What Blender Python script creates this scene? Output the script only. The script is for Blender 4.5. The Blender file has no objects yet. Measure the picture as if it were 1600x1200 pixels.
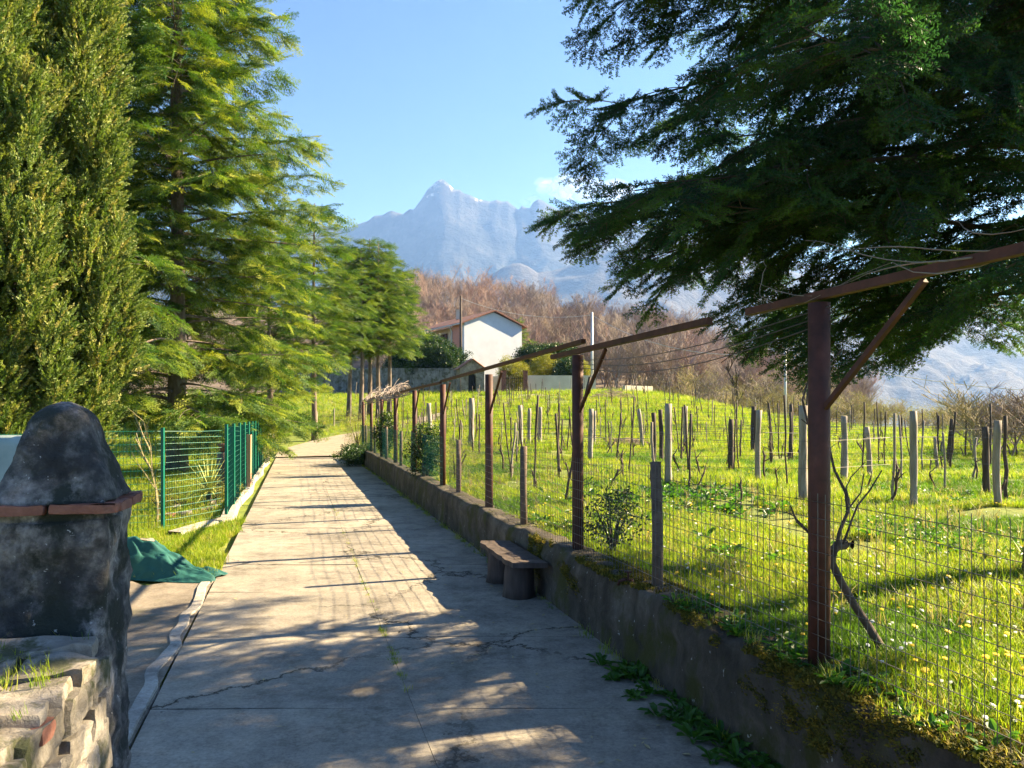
import bpy, math, random
import numpy as np
from mathutils import Vector, Matrix

R = math.radians
sc = bpy.context.scene
col = sc.collection

# ------------------------------------------------------------------ camera
CAMZ, F = 2.0, 1200.0
HZ = 650.0                                  # horizon row in the 1600x1200 photograph
cd = bpy.data.cameras.new('camera'); cam = bpy.data.objects.new('camera', cd); col.objects.link(cam)
cam.location = (0, 0, CAMZ); cam.rotation_euler = (R(90), 0, 0)
cd.sensor_width = 36; cd.lens = 36 * F / 1600; cd.shift_y = (HZ - 600) / 1600
cd.clip_start = 0.05; cd.clip_end = 40000
sc.camera = cam

# ------------------------------------------------------------------ sky, sun, exposure
SUN_AZ, SUN_EL = 71.0, 31.0                 # degrees to the right of straight ahead, above the horizon
w = bpy.data.worlds.new('World'); sc.world = w; w.use_nodes = True
nt = w.node_tree; nt.nodes.clear()
out = nt.nodes.new('ShaderNodeOutputWorld'); bg = nt.nodes.new('ShaderNodeBackground')
sky = nt.nodes.new('ShaderNodeTexSky'); sky.sky_type = 'NISHITA'; sky.sun_disc = False
sky.sun_elevation = R(SUN_EL); sky.sun_rotation = R(SUN_AZ)
sky.altitude = 2500; sky.air_density = 0.8; sky.dust_density = 0.0; sky.ozone_density = 8.0
bg.inputs['Strength'].default_value = 0.05
nt.links.new(sky.outputs[0], bg.inputs['Color'])
nt.links.new(bg.outputs[0], out.inputs['Surface'])
sd = bpy.data.lights.new('sun', 'SUN'); sun = bpy.data.objects.new('sun', sd); col.objects.link(sun)
sd.energy = 5.0; sd.angle = R(0.5); sd.color = (1.0, 0.88, 0.70)
sv = Vector((math.sin(R(SUN_AZ)) * math.cos(R(SUN_EL)), math.cos(R(SUN_AZ)) * math.cos(R(SUN_EL)), math.sin(R(SUN_EL))))
sun.rotation_euler = sv.to_track_quat('Z', 'Y').to_euler()
sun.location = (20, 5, 30)
vs = sc.view_settings
vs.view_transform = 'Standard'; vs.look = 'None'; vs.gamma = 1.0; vs.use_curve_mapping = False
vs.exposure = 2.48
sc.cycles.max_bounces = 4; sc.cycles.diffuse_bounces = 2; sc.cycles.transmission_bounces = 4
sc.cycles.volume_bounces = 0; sc.cycles.transparent_max_bounces = 6
sc.cycles.caustics_reflective = False; sc.cycles.caustics_refractive = False

# ------------------------------------------------------------------ helpers
def sstep(a, b, x):
    t = np.clip((np.asarray(x, float) - a) / (b - a), 0, 1)
    return t * t * (3 - 2 * t)

def tag(o, label=None, cat=None, group=None, kind=None):
    if label: o['label'] = label
    if cat: o['category'] = cat
    if group: o['group'] = group
    if kind: o['kind'] = kind
    return o

ORD = ['first', 'second', 'third', 'fourth', 'fifth', 'sixth', 'seventh', 'eighth', 'ninth', 'tenth', 'eleventh', 'twelfth', 'thirteenth', 'fourteenth', 'fifteenth', 'sixteenth', 'seventeenth', 'eighteenth', 'nineteenth', 'twentieth', 'twenty first', 'twenty second', 'twenty third', 'twenty fourth', 'twenty fifth']
class MB:
    """collects shapes, build() links them as one mesh object"""
    def __init__(self): self.v = []; self.f = []; self.mi = []; self.m = 0
    def add(self, vs_, fs):
        b = len(self.v); self.v.extend([tuple(p) for p in vs_])
        for f in fs: self.f.append(tuple(i + b for i in f)); self.mi.append(self.m)
    def box(self, c, s, M=None):
        x, y, z = s[0] / 2, s[1] / 2, s[2] / 2
        vs_ = [Vector((a, b, d)) for d in (-z, z) for b in (-y, y) for a in (-x, x)]
        if M is not None: vs_ = [M @ p for p in vs_]
        vs_ = [p + Vector(c) for p in vs_]
        self.add(vs_, [(0, 2, 3, 1), (4, 5, 7, 6), (0, 1, 5, 4), (2, 6, 7, 3), (0, 4, 6, 2), (1, 3, 7, 5)])
    def bar(self, a, b, wd, ht, up=(0, 0, 1)):
        a = Vector(a); b = Vector(b); d = (b - a); L = d.length; d.normalize()
        s = d.cross(Vector(up)); 
        if s.length < 1e-4: s = d.cross(Vector((1, 0, 0)))
        s.normalize(); u = s.cross(d)
        M = Matrix((d, s, u)).transposed()
        self.box((a + b) / 2, (L, wd, ht), M)
    def tube(self, pts, rads, n=6, cap=True, jit=0.0, rng=None):
        pts = [Vector(p) for p in pts]; m = len(pts)
        if not hasattr(rads, '__len__'): rads = [rads] * m
        vs_ = []; ref = None
        for i, p in enumerate(pts):
            t = (pts[min(i + 1, m - 1)] - pts[max(i - 1, 0)])
            if t.length < 1e-9: t = Vector((0, 0, 1))
            t.normalize()
            if ref is None: ref = Vector((1, 0, 0)) if abs(t.x) < .8 else Vector((0, 1, 0))
            s = t.cross(ref)
            if s.length < 1e-5: s = t.cross(Vector((0, 1, 0.3)))
            s.normalize(); u = t.cross(s); ref = u.cross(t) * -1 if False else ref
            for k in range(n):
                a = 2 * math.pi * k / n; r = rads[i]
                if jit: r *= 1 + (rng.random() - .5) * jit
                vs_.append(p + (s * math.cos(a) + u * math.sin(a)) * r)
        fs = []
        for i in range(m - 1):
            for k in range(n):
                k2 = (k + 1) % n
                fs.append((i * n + k, i * n + k2, (i + 1) * n + k2, (i + 1) * n + k))
        if cap:
            fs.append(tuple(range(n - 1, -1, -1))); fs.append(tuple((m - 1) * n + k for k in range(n)))
        self.add(vs_, fs)
    def quad(self, a, b, c, d): self.add([a, b, c, d], [(0, 1, 2, 3)])
    def mesh(self, name, mats, smooth=False):
        me = bpy.data.meshes.new(name); me.from_pydata(self.v, [], self.f)
        if not isinstance(mats, (list, tuple)): mats = [mats]
        for m in mats: me.materials.append(m)
        if len(mats) > 1: me.polygons.foreach_set('material_index', self.mi)
        if smooth: me.polygons.foreach_set('use_smooth', [True] * len(self.f))
        me.update(); return me
    def build(self, name, mats, parent=None, smooth=False, loc=None):
        return link(name, self.mesh(name, mats, smooth), parent, loc)

def link(name, me, parent=None, loc=None, rot=None, scale=None):
    o = bpy.data.objects.new(name, me); col.objects.link(o)
    if parent is not None: o.parent = parent
    if loc is not None: o.location = loc
    if rot is not None: o.rotation_euler = rot
    if scale is not None: o.scale = scale if hasattr(scale, '__len__') else (scale,) * 3
    return o

def empty(name, loc, label, cat, group=None, rz=0):
    o = link(name, None, None, loc, (0, 0, rz)); o.empty_display_size = .2
    return tag(o, label, cat, group)

def grid_mesh(name, P, mats, smooth=True):
    """P: array (n, m, 3)"""
    n, m = P.shape[:2]
    idx = np.arange(n * m).reshape(n, m)
    q = np.stack([idx[:-1, :-1], idx[1:, :-1], idx[1:, 1:], idx[:-1, 1:]], -1).reshape(-1, 4)
    me = bpy.data.meshes.new(name)
    me.vertices.add(n * m); me.vertices.foreach_set('co', P.reshape(-1).astype(np.float32))
    me.loops.add(q.size); me.loops.foreach_set('vertex_index', q.reshape(-1).astype(np.int32))
    me.polygons.add(len(q)); me.polygons.foreach_set('loop_start', np.arange(0, q.size, 4, dtype=np.int32))
    me.polygons.foreach_set('use_smooth', np.full(len(q), bool(smooth)))
    for m_ in (mats if isinstance(mats, (list, tuple)) else [mats]): me.materials.append(m_)
    me.update(calc_edges=True); me.validate()
    return me

# smooth value noise usable on arrays
_rg = np.random.default_rng(3); _T = _rg.random((64, 64, 64)).astype(np.float32)
def vnoise(x, y, z=0.0):
    x, y, z = np.broadcast_arrays(np.asarray(x, float), np.asarray(y, float), np.asarray(z, float))
    xi, yi, zi = np.floor(x).astype(int), np.floor(y).astype(int), np.floor(z).astype(int)
    fx, fy, fz = x - xi, y - yi, z - zi
    fx, fy, fz = fx * fx * (3 - 2 * fx), fy * fy * (3 - 2 * fy), fz * fz * (3 - 2 * fz)
    def T(a, b, c): return _T[a & 63, b & 63, c & 63]
    r = 0
    for a, wa in ((0, 1 - fx), (1, fx)):
        for b, wb in ((0, 1 - fy), (1, fy)):
            for c, wc in ((0, 1 - fz), (1, fz)): r = r + T(xi + a, yi + b, zi + c) * wa * wb * wc
    return r * 2 - 1
def fbm(x, y, z=0.0, o=4):
    r = 0; a = 1.0; s = 0
    for i in range(o):
        r = r + a * vnoise(np.asarray(x) * 2 ** i + i * 7.1, np.asarray(y) * 2 ** i + i * 3.7, np.asarray(z) * 2 ** i); s += a; a *= .5
    return r / s

# ------------------------------------------------------------------ the lie of the land
KX = -0.28                                   # the lane and its wall run along (KX, 1)
def s_of(X, Y): return X - KX * np.minimum(Y, 44)
def ground(X, Y):
    X = np.asarray(X, float); Y = np.asarray(Y, float)
    s = s_of(X, Y)
    left = 4.2 * sstep(34, 76, Y)
    right = .58 + 3.5 * sstep(30, 70, Y) * (1 - sstep(8, 30, X)) + .25 * sstep(40, 70, Y)
    right = right + .05 * np.sin(X * .9 + 1) * np.sin(Y * .7) + .03 * np.sin(X * 2.3) * np.sin(Y * 1.9 + 2)
    right = right - .06 * sstep(3.4, 2.9, s)
    wr = sstep(2.78, 2.98 + np.maximum(0, Y - 35) * .9, s)
    z = left * (1 - wr) + right * wr
    z = z + 24 * sstep(88, 190, Y) * (1 - sstep(10, 85, X))
    z = z - 26 * sstep(50, 170, X + .35 * (Y - 60)) * sstep(40, 60, X + Y * .2)
    z = z - 90 * sstep(210, 900, Y)
    return z
def g(X, Y): return float(ground(X, Y))
def PX(px, py, Y): return Vector(((px - 800) / F * Y, Y, CAMZ + (HZ - py) / F * Y))
def hit(px, py, y0=2.0, y1=220.0):
    """where the sight line through a pixel of the photograph meets the land"""
    Y = np.arange(y0, y1, .05); X = (px - 800) / F * Y; Z = CAMZ + (HZ - py) / F * Y
    k = np.nonzero(ground(X, Y) >= Z)[0]
    i = k[0] if len(k) else len(Y) - 1
    return float(X[i]), float(Y[i]), g(X[i], Y[i])
def WX(s, Y): return s + KX * Y

# ------------------------------------------------------------------ materials
def newmat(name):
    m = bpy.data.materials.new(name); m.use_nodes = True; n = m.node_tree.nodes; n.clear()
    o = n.new('ShaderNodeOutputMaterial'); p = n.new('ShaderNodeBsdfPrincipled')
    m.node_tree.links.new(p.outputs[0], o.inputs['Surface'])
    p.inputs['Specular IOR Level'].default_value = .3
    return m, m.node_tree, p, o
def ramp(t, fac, stops):
    r = t.nodes.new('ShaderNodeValToRGB'); e = r.color_ramp.elements
    while len(e) < len(stops): e.new(.5)
    for el, (p, c) in zip(e, stops): el.position = p; el.color = (*c, 1)
    t.links.new(fac, r.inputs[0]); return r.outputs[0]
def tex(t, scale, detail=6, rough=.6, vec=None, coord='Object', stretch=None, dist=0.0):
    c = t.nodes.new('ShaderNodeTexCoord'); src = c.outputs[coord]
    if stretch:
        mp = t.nodes.new('ShaderNodeMapping'); mp.inputs['Scale'].default_value = stretch
        t.links.new(src, mp.inputs[0]); src = mp.outputs[0]
    n = t.nodes.new('ShaderNodeTexNoise'); n.inputs['Scale'].default_value = scale
    n.inputs['Detail'].default_value = detail; n.inputs['Roughness'].default_value = rough
    n.inputs['Distortion'].default_value = dist
    t.links.new(src, n.inputs['Vector']); return n.outputs['Fac']
def mix(t, fac, a, b, mode='MIX'):
    n = t.nodes.new('ShaderNodeMix'); n.data_type = 'RGBA'; n.blend_type = mode
    for sock, v in ((n.inputs[0], fac), (n.inputs[6], a), (n.inputs[7], b)):
        if hasattr(v, 'is_linked'): t.links.new(v, sock)
        elif hasattr(v, '__len__'): sock.default_value = (*v, 1)
        else: sock.default_value = v
    return n.outputs[2]
def bump(t, p, h, strength=.4, dist=.02):
    b = t.nodes.new('ShaderNodeBump'); b.inputs['Strength'].default_value = strength; b.inputs['Distance'].default_value = dist
    t.links.new(h, b.inputs['Height']); t.links.new(b.outputs[0], p.inputs['Normal'])
def pm(name, stops, scale=4, rough=.85, bstr=.4, bdist=.01, bscale=None, coord='Object', stretch=None, metal=0, dist=0, spots=None):
    m, t, p, o = newmat(name)
    n = tex(t, scale, 8, .65, coord=coord, stretch=stretch, dist=dist)
    c = ramp(t, n, stops)
    if spots:
        for (sc_, lo, hi, cc) in spots:
            n2 = tex(t, sc_, 5, .6, coord=coord)
            mr = t.nodes.new('ShaderNodeMapRange'); mr.inputs[1].default_value = lo; mr.inputs[2].default_value = hi
            t.links.new(n2, mr.inputs[0]); c = mix(t, mr.outputs[0], c, cc)
    t.links.new(c, p.inputs['Base Color']); p.inputs['Roughness'].default_value = rough; p.inputs['Metallic'].default_value = metal
    if bstr: bump(t, p, tex(t, bscale or scale * 6, 8, .7, coord=coord, stretch=stretch), bstr, bdist)
    return m
def leafmat(name, stops, trans=.45, rough=.55, gain=1.0):
    """leaf: colour differs from spray to spray, lets light through"""
    m, t, p, o = newmat(name)
    oi = t.nodes.new('ShaderNodeObjectInfo'); n = tex(t, .8, 3, coord='Generated')
    c = ramp(t, oi.outputs['Random'], stops)
    t.links.new(c, p.inputs['Base Color']); p.inputs['Roughness'].default_value = rough
    tr = t.nodes.new('ShaderNodeBsdfTranslucent')
    c2 = mix(t, 1.0, c, (1.15 * gain, 1.25 * gain, .55 * gain), 'MULTIPLY'); t.links.new(c2, tr.inputs['Color'])
    ms = t.nodes.new('ShaderNodeMixShader'); ms.inputs[0].default_value = trans
    t.links.new(p.outputs[0], ms.inputs[1]); t.links.new(tr.outputs[0], ms.inputs[2]); t.links.new(ms.outputs[0], o.inputs['Surface'])
    return m

M = {}
M['bark_fir'] = pm('bark_fir', [(.3, (.07, .05, .04)), (.55, (.17, .13, .10)), (.75, (.32, .29, .25))], 5, .9, .8, .03, stretch=(1, 1, .35))
M['bark_dark'] = pm('bark_dark', [(.3, (.03, .022, .016)), (.7, (.11, .08, .06))], 8, .9, .8, .02, stretch=(1, 1, .3))
M['twig'] = pm('twig', [(.3, (.19, .15, .125)), (.7, (.34, .275, .235))], .6, .9, 0)
M['twig_red'] = pm('twig_red', [(.3, (.27, .175, .14)), (.7, (.40, .275, .225))], .6, .9, 0)
M['twig_grey'] = pm('twig_grey', [(.3, (.16, .12, .09)), (.7, (.31, .25, .19))], .6, .9, 0)
M['twig_straw'] = pm('twig_straw', [(.3, (.26, .21, .10)), (.7, (.42, .35, .18))], .6, .9, 0)
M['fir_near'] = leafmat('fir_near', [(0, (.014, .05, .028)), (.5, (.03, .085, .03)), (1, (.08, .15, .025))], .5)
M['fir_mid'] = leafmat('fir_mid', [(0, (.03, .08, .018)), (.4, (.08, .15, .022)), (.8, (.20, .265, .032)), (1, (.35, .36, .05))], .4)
M['fir_far'] = leafmat('fir_far', [(0, (.03, .075, .018)), (.5, (.085, .15, .024)), (1, (.22, .27, .04))], .36)
M['cypress'] = leafmat('cypress', [(0, (.07, .125, .03)), (.5, (.16, .215, .05)), (.85, (.27, .30, .085)), (1, (.38, .33, .12))], .3)
M['evergreen'] = leafmat('evergreen', [(0, (.012, .03, .012)), (.6, (.03, .07, .015)), (1, (.08, .13, .02))], .25, .35)
M['shrub_yellow'] = leafmat('shrub_yellow', [(0, (.12, .14, .02)), (.6, (.25, .24, .03)), (1, (.36, .30, .05))], .4)
M['shrub_bud'] = leafmat('shrub_bud', [(0, (.16, .17, .05)), (.6, (.26, .25, .08)), (1, (.34, .30, .13))], .4)
M['grass'] = leafmat('grass', [(0, (.10, .18, .012)), (.35, (.20, .29, .016)), (.75, (.33, .37, .03)), (.92, (.40, .38, .07)), (1, (.45, .37, .16))], .5, .5)
M['grass_dk'] = leafmat('grass_dk', [(0, (.05, .115, .014)), (.5, (.09, .18, .018)), (1, (.17, .26, .025))], .45, .5)
M['weed'] = leafmat('weed', [(0, (.04, .12, .015)), (1, (.09, .20, .025))], .45, .4)
M['drygrass'] = leafmat('drygrass', [(0, (.25, .2, .1)), (1, (.4, .33, .17))], .35)
M['moss'] = leafmat('moss', [(0, (.05, .055, .008)), (.6, (.13, .115, .012)), (1, (.24, .17, .02))], .2, .9)
M['petal_y'] = leafmat('petal_y', [(0, (.75, .55, .02)), (1, (.85, .65, .05))], .2)
M['petal_w'] = leafmat('petal_w', [(0, (.75, .75, .72)), (1, (.8, .8, .8))], .2)
M['rust'] = pm('rust', [(.3, (.04, .016, .010)), (.55, (.085, .028, .017)), (.8, (.14, .05, .03))], 7, .65, .35, .004, spots=[(3, .6, .75, (.05, .03, .028))])
M['concrete_post'] = pm('concrete_post', [(.3, (.07, .05, .04)), (.7, (.2, .14, .10))], 9, .9, .5, .006)
M['wood_post'] = pm('wood_post', [(.3, (.17, .14, .11)), (.55, (.33, .28, .23)), (.8, (.44, .39, .33))], 10, .9, .7, .01, stretch=(1, 1, .12))
M['wood_dark'] = pm('wood_dark', [(.3, (.035, .025, .02)), (.7, (.13, .095, .075))], 9, .85, .7, .01, stretch=(1, 1, .15))
M['wood_tan'] = pm('wood_tan', [(.3, (.35, .19, .10)), (.7, (.5, .3, .17))], 6, .8, .4, .005, stretch=(1, 1, .1))
M['vine'] = pm('vine', [(.3, (.05, .034, .025)), (.7, (.15, .105, .075))], 12, .9, .6, .006)
M['wire'] = pm('wire', [(.3, (.10, .09, .08)), (.7, (.2, .18, .16))], 5, .5, 0, metal=.6)
M['wire_green'] = pm('wire_green', [(.3, (.005, .10, .07)), (.7, (.01, .17, .11))], 2, .45, 0)
M['greenpost'] = pm('greenpost', [(.3, (.004, .085, .055)), (.7, (.008, .14, .09))], 3, .4, 0)

# ------------------------------------------------------------------ surfaces of the setting
def concrete(name, c0, c1, c2, crack=True, moss=.0, seed=0.0):
    m, t, p, o = newmat(name)
    tc = t.nodes.new('ShaderNodeTexCoord'); gm = t.nodes.new('ShaderNodeNewGeometry')
    pos = gm.outputs['Position']
    def nz(scale, detail=6, rough=.6, st=None):
        n = t.nodes.new('ShaderNodeTexNoise'); n.inputs['Scale'].default_value = scale; n.inputs['Detail'].default_value = detail; n.inputs['Roughness'].default_value = rough
        v = pos
        if st:
            mp = t.nodes.new('ShaderNodeMapping'); mp.inputs['Scale'].default_value = st; t.links.new(pos, mp.inputs[0]); v = mp.outputs[0]
        t.links.new(v, n.inputs['Vector']); return n.outputs['Fac']
    big = nz(.55, 7, .65); fine = nz(38, 6, .8); mid = nz(5, 8, .75)
    c = ramp(t, big, [(.3, c0), (.5, c1), (.7, c2)])
    c = mix(t, .75, c, ramp(t, fine, [(.3, (.52, .52, .52)), (.5, (.95, .95, .95)), (.7, (1.3, 1.3, 1.28))]), 'MULTIPLY')
    c = mix(t, .8, c, ramp(t, mid, [(.32, (.62, .60, .57)), (.55, (1, 1, 1)), (.75, (1.14, 1.12, 1.08))]), 'MULTIPLY')
    c = mix(t, .85, c, ramp(t, nz(1.3, 10, .8), [(.36, (.45, .44, .43)), (.5, (.92, .92, .92)), (.62, (1.1, 1.08, 1.04))]), 'MULTIPLY')
    h = t.nodes.new('ShaderNodeMath'); h.operation = 'ADD'; t.links.new(fine, h.inputs[0])
    if crack:
        vo = t.nodes.new('ShaderNodeTexVoronoi'); vo.feature = 'DISTANCE_TO_EDGE'; vo.inputs['Scale'].default_value = .42
        ad = t.nodes.new('ShaderNodeVectorMath'); ad.operation = 'ADD'
        nn = t.nodes.new('ShaderNodeTexNoise'); nn.inputs['Scale'].default_value = 2.2; nn.inputs['Detail'].default_value = 9; nn.inputs['Roughness'].default_value = .7
        t.links.new(pos, nn.inputs['Vector']); t.links.new(pos, ad.inputs[0]); t.links.new(nn.outputs['Color'], ad.inputs[1])
        t.links.new(ad.outputs[0], vo.inputs['Vector'])
        r = t.nodes.new('ShaderNodeMapRange'); r.inputs[1].default_value = .002; r.inputs[2].default_value = .013
        t.links.new(vo.outputs['Distance'], r.inputs[0])
        mk = t.nodes.new('ShaderNodeMapRange'); mk.inputs[1].default_value = .44; mk.inputs[2].default_value = .56
        t.links.new(nz(.31, 3), mk.inputs[0])
        mx = t.nodes.new('ShaderNodeMath'); mx.operation = 'MAXIMUM'; t.links.new(r.outputs[0], mx.inputs[0]); t.links.new(mk.outputs[0], mx.inputs[1])
        c = mix(t, mx.outputs[0], (.03, .027, .02), c)
        cm = t.nodes.new('ShaderNodeMath'); cm.operation = 'MULTIPLY'; cm.inputs[1].default_value = 2.5; t.links.new(mx.outputs[0], cm.inputs[0])
        t.links.new(cm.outputs[0], h.inputs[1])
    if moss:
        k = t.nodes.new('ShaderNodeMapRange'); k.inputs[1].default_value = .52; k.inputs[2].default_value = .66; k.inputs[4].default_value = moss
        t.links.new(nz(1.1, 9, .75), k.inputs[0]); c = mix(t, k.outputs[0], c, (.055, .06, .018))
    t.links.new(c, p.inputs['Base Color']); p.inputs['Roughness'].default_value = .92
    bump(t, p, h.outputs[0], .55, .006)
    return m
M['road'] = concrete('road', (.21, .185, .15), (.32, .28, .225), (.42, .365, .29), True, .25)
M['strip'] = concrete('strip', (.30, .27, .23), (.40, .36, .31), (.48, .44, .38), False)
M['apron'] = concrete('apron', (.17, .14, .11), (.24, .20, .155), (.30, .25, .19), True, .5)

def wallmat(name, stops, moss=(.06, .06, .012), streak=.8, k_=1.0, lich=(.36, .35, .31)):
    m, t, p, o = newmat(name)
    gm = t.nodes.new('ShaderNodeNewGeometry')
    def nz(scale, st=(1, 1, 1), d=8, r=.7):
        n = t.nodes.new('ShaderNodeTexNoise'); n.inputs['Scale'].default_value = scale * k_; n.inputs['Detail'].default_value = d; n.inputs['Roughness'].default_value = r
        mp = t.nodes.new('ShaderNodeMapping'); mp.inputs['Scale'].default_value = st; t.links.new(gm.outputs['Position'], mp.inputs[0]); t.links.new(mp.outputs[0], n.inputs['Vector'])
        return n.outputs['Fac']
    c = ramp(t, nz(1.7), stops)
    c = mix(t, streak, c, ramp(t, nz(3.2, (1, 1, .16)), [(.35, (.42, .40, .38)), (.55, (1, 1, 1)), (.72, (1.35, 1.3, 1.25))]), 'MULTIPLY')
    k = t.nodes.new('ShaderNodeMapRange'); k.inputs[1].default_value = .50; k.inputs[2].default_value = .60
    t.links.new(nz(2.4, (1, 1, .8)), k.inputs[0]); c = mix(t, k.outputs[0], c, moss)
    sp = t.nodes.new('ShaderNodeMapRange'); sp.inputs[1].default_value = .68; sp.inputs[2].default_value = .72
    t.links.new(nz(16, d=3), sp.inputs[0]); c = mix(t, sp.outputs[0], c, lich)
    t.links.new(c, p.inputs['Base Color']); p.inputs['Roughness'].default_value = .95
    bump(t, p, nz(22), .8, .02); return m
M['wall'] = wallmat('wall', [(.3, (.03, .025, .018)), (.5, (.08, .064, .046)), (.72, (.17, .14, .105))], (.055, .052, .012))
M['pillar'] = wallmat('pillar', [(.32, (.018, .02, .022)), (.45, (.05, .05, .052)), (.53, (.14, .13, .125)), (.64, (.40, .365, .34))], (.03, .035, .028), .6, 2.0, (.42, .40, .38))
M['stone'] = wallmat('stone', [(.3, (.17, .14, .11)), (.5, (.33, .29, .24)), (.7, (.46, .41, .35))], (.10, .10, .05), .5, 2.2)
M['stone_dark'] = wallmat('stone_dark', [(.3, (.10, .09, .075)), (.5, (.22, .195, .165)), (.7, (.34, .30, .26))], (.06, .065, .03), .6, 2.2)
M['brick'] = pm('brick', [(.3, (.14, .055, .04)), (.6, (.27, .12, .085)), (.8, (.36, .2, .15))], 9, .95, .8, .01, spots=[(5, .55, .7, (.05, .045, .045))])

def groundmat():
    m, t, p, o = newmat('ground')
    gm = t.nodes.new('ShaderNodeNewGeometry')
    def nz(s, d=8, r=.65):
        n = t.nodes.new('ShaderNodeTexNoise'); n.inputs['Scale'].default_value = s; n.inputs['Detail'].default_value = d; n.inputs['Roughness'].default_value = r
        t.links.new(gm.outputs['Position'], n.inputs['Vector']); return n.outputs['Fac']
    a = ramp(t, nz(.5), [(.3, (.10, .14, .02)), (.5, (.17, .21, .03)), (.62, (.24, .25, .05)), (.75, (.30, .25, .12))])
    a = mix(t, .8, a, ramp(t, nz(9), [(.3, (.45, .5, .4)), (.6, (1, 1, 1)), (.8, (1.3, 1.2, 1.1))]), 'MULTIPLY')
    sp = t.nodes.new('ShaderNodeSeparateXYZ'); t.links.new(gm.outputs['Position'], sp.inputs[0])
    far = t.nodes.new('ShaderNodeMapRange'); far.inputs[1].default_value = 76; far.inputs[2].default_value = 95; t.links.new(sp.outputs[1], far.inputs[0])
    b = ramp(t, nz(.6), [(.35, (.07, .055, .04)), (.5, (.13, .10, .075)), (.65, (.19, .145, .105))])
    c = mix(t, far.outputs[0], a, b)
    t.links.new(c, p.inputs['Base Color']); p.inputs['Roughness'].default_value = 1
    bump(t, p, nz(14), .8, .04); return m
M['ground'] = groundmat()
M['soil'] = pm('soil', [(.3, (.04, .032, .02)), (.7, (.10, .08, .05))], 14, 1, .6, .02)
M['gravel'] = pm('gravel', [(.3, (.22, .18, .135)), (.7, (.33, .28, .21))], 3, 1, .6, .01)

# ------------------------------------------------------------------ ground: one sheet to the horizon
sv_ = np.concatenate([-np.geomspace(14, 6000, 40)[::-1], np.arange(-13.6, 2.7, .4), [2.78, 2.83, 2.88, 2.93, 2.98], np.arange(3.2, 16, .4), np.arange(16, 60, 1.2), np.geomspace(61, 6000, 46)])
yv = np.concatenate([[-400, -120, -40, -15, -6], np.arange(-3, 80, .6), np.arange(80, 240, 4), np.geomspace(245, 9000, 40)])
S, Yg = np.meshgrid(sv_, yv, indexing='ij')
Xg = S + KX * np.minimum(Yg, 44)
P = np.stack([Xg, Yg, ground(Xg, Yg) - .02], -1)
P[..., 2] -= .05 * ((S > -1.2) & (S < 2.8) & (Yg < 38))
o = link('ground', grid_mesh('ground', P, M['ground'])); tag(o, 'grassy ground of the vineyard, verges and hillside', 'ground', kind='structure')

# ------------------------------------------------------------------ the lane: concrete slabs over a bed of soil
bed = MB()
bed.add([(WX(-1.02, 1), 1, -.035), (WX(2.72, 1), 1, -.035), (WX(2.72, 37.2), 37.2, -.02), (WX(-1.02, 37.2), 37.2, -.02)], [(0, 1, 2, 3)])
road = bed.build('road', M['soil']); tag(road, 'concrete lane of cast slabs with grassy joints', 'lane', kind='structure')
rs = random.Random(5)
joints = [1.6, 3.6, 5.25, 6.95, 8.7, 10.35, 12.0, 13.7, 15.5, 17.2, 19.0, 20.8, 22.6, 24.4, 26.3, 28.2, 30.2, 32.3, 34.6, 37.2]
for j in range(len(joints) - 1):
    for (sa, sb) in ((-1.0, .80), (.80, 2.71)):
        ga, gb = rs.uniform(.003, .010), rs.uniform(.003, .010)
        ya, yb = joints[j] + ga, joints[j + 1] - gb
        n = 9; A = np.zeros((n, n, 3)); dz = rs.uniform(-.002, .002); tx, ty = rs.uniform(-.003, .003), rs.uniform(-.003, .003)
        for a in range(n):
            for b in range(n):
                u, v = a / (n - 1), b / (n - 1)
                ee = .012
                s = sa + .0015 + (sb - sa - .003) * u; y = ya + (yb - ya) * v
                y += .02 * math.sin(s * 3 + j) * (1 if v in (0, 1) else 0) * 0.6
                z = dz + tx * u + ty * v + .006 * float(vnoise(s * 2, y * 2, 3.3))
                if a in (0, n - 1) or b in (0, n - 1): z -= .0
                A[a, b] = (WX(s, y), y, z)
        # skirt
        B = np.zeros((n + 2, n + 2, 3)); B[1:-1, 1:-1] = A
        B[0, 1:-1] = A[0]; B[-1, 1:-1] = A[-1]; B[:, 0] = B[:, 1]; B[:, -1] = B[:, -2]
        B[0, :, 2] -= .05; B[-1, :, 2] -= .05; B[1:-1, 0, 2] -= .05; B[1:-1, -1, 2] -= .05
        link('slab', grid_mesh('slab', B, M['road'], smooth=False), road)
# far lane, curving right and up to the house
cl = [(WX(.85, 37.0), 37.0), (WX(.9, 40), 40), (-9.9, 43.5), (-8.1, 47), (-6.0, 50.5), (-3.5, 54.5), (-1.2, 59), (1.2, 63), (3.5, 67)]
pts = []
for i in range(len(cl) - 1):
    for k in range(8):
        t_ = k / 8; p0, p1, p2, p3 = cl[max(i - 1, 0)], cl[i], cl[i + 1], cl[min(i + 2, len(cl) - 1)]
        pts.append(tuple(.5 * (2 * p1[a] + (p2[a] - p0[a]) * t_ + (2 * p0[a] - 5 * p1[a] + 4 * p2[a] - p3[a]) * t_ ** 2 + (3 * p1[a] - p0[a] - 3 * p2[a] + p3[a]) * t_ ** 3) for a in (0, 1)))
A = np.zeros((len(pts), 9, 3))
for i, p in enumerate(pts):
    q0, q1 = pts[max(i - 1, 0)], pts[min(i + 1, len(pts) - 1)]
    d = Vector((q1[0] - q0[0], q1[1] - q0[1])).normalized(); nn = Vector((d.y, -d.x))
    wd = 1.85 - .45 * min(1, i / 14)
    for k in range(9):
        u = -wd + 2 * wd * k / 8; x, y = p[0] + nn.x * u, p[1] + nn.y * u
        A[i, k] = (x, y, g(x, y) + (.045 if i > 4 else .012 + .008 * i))
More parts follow.
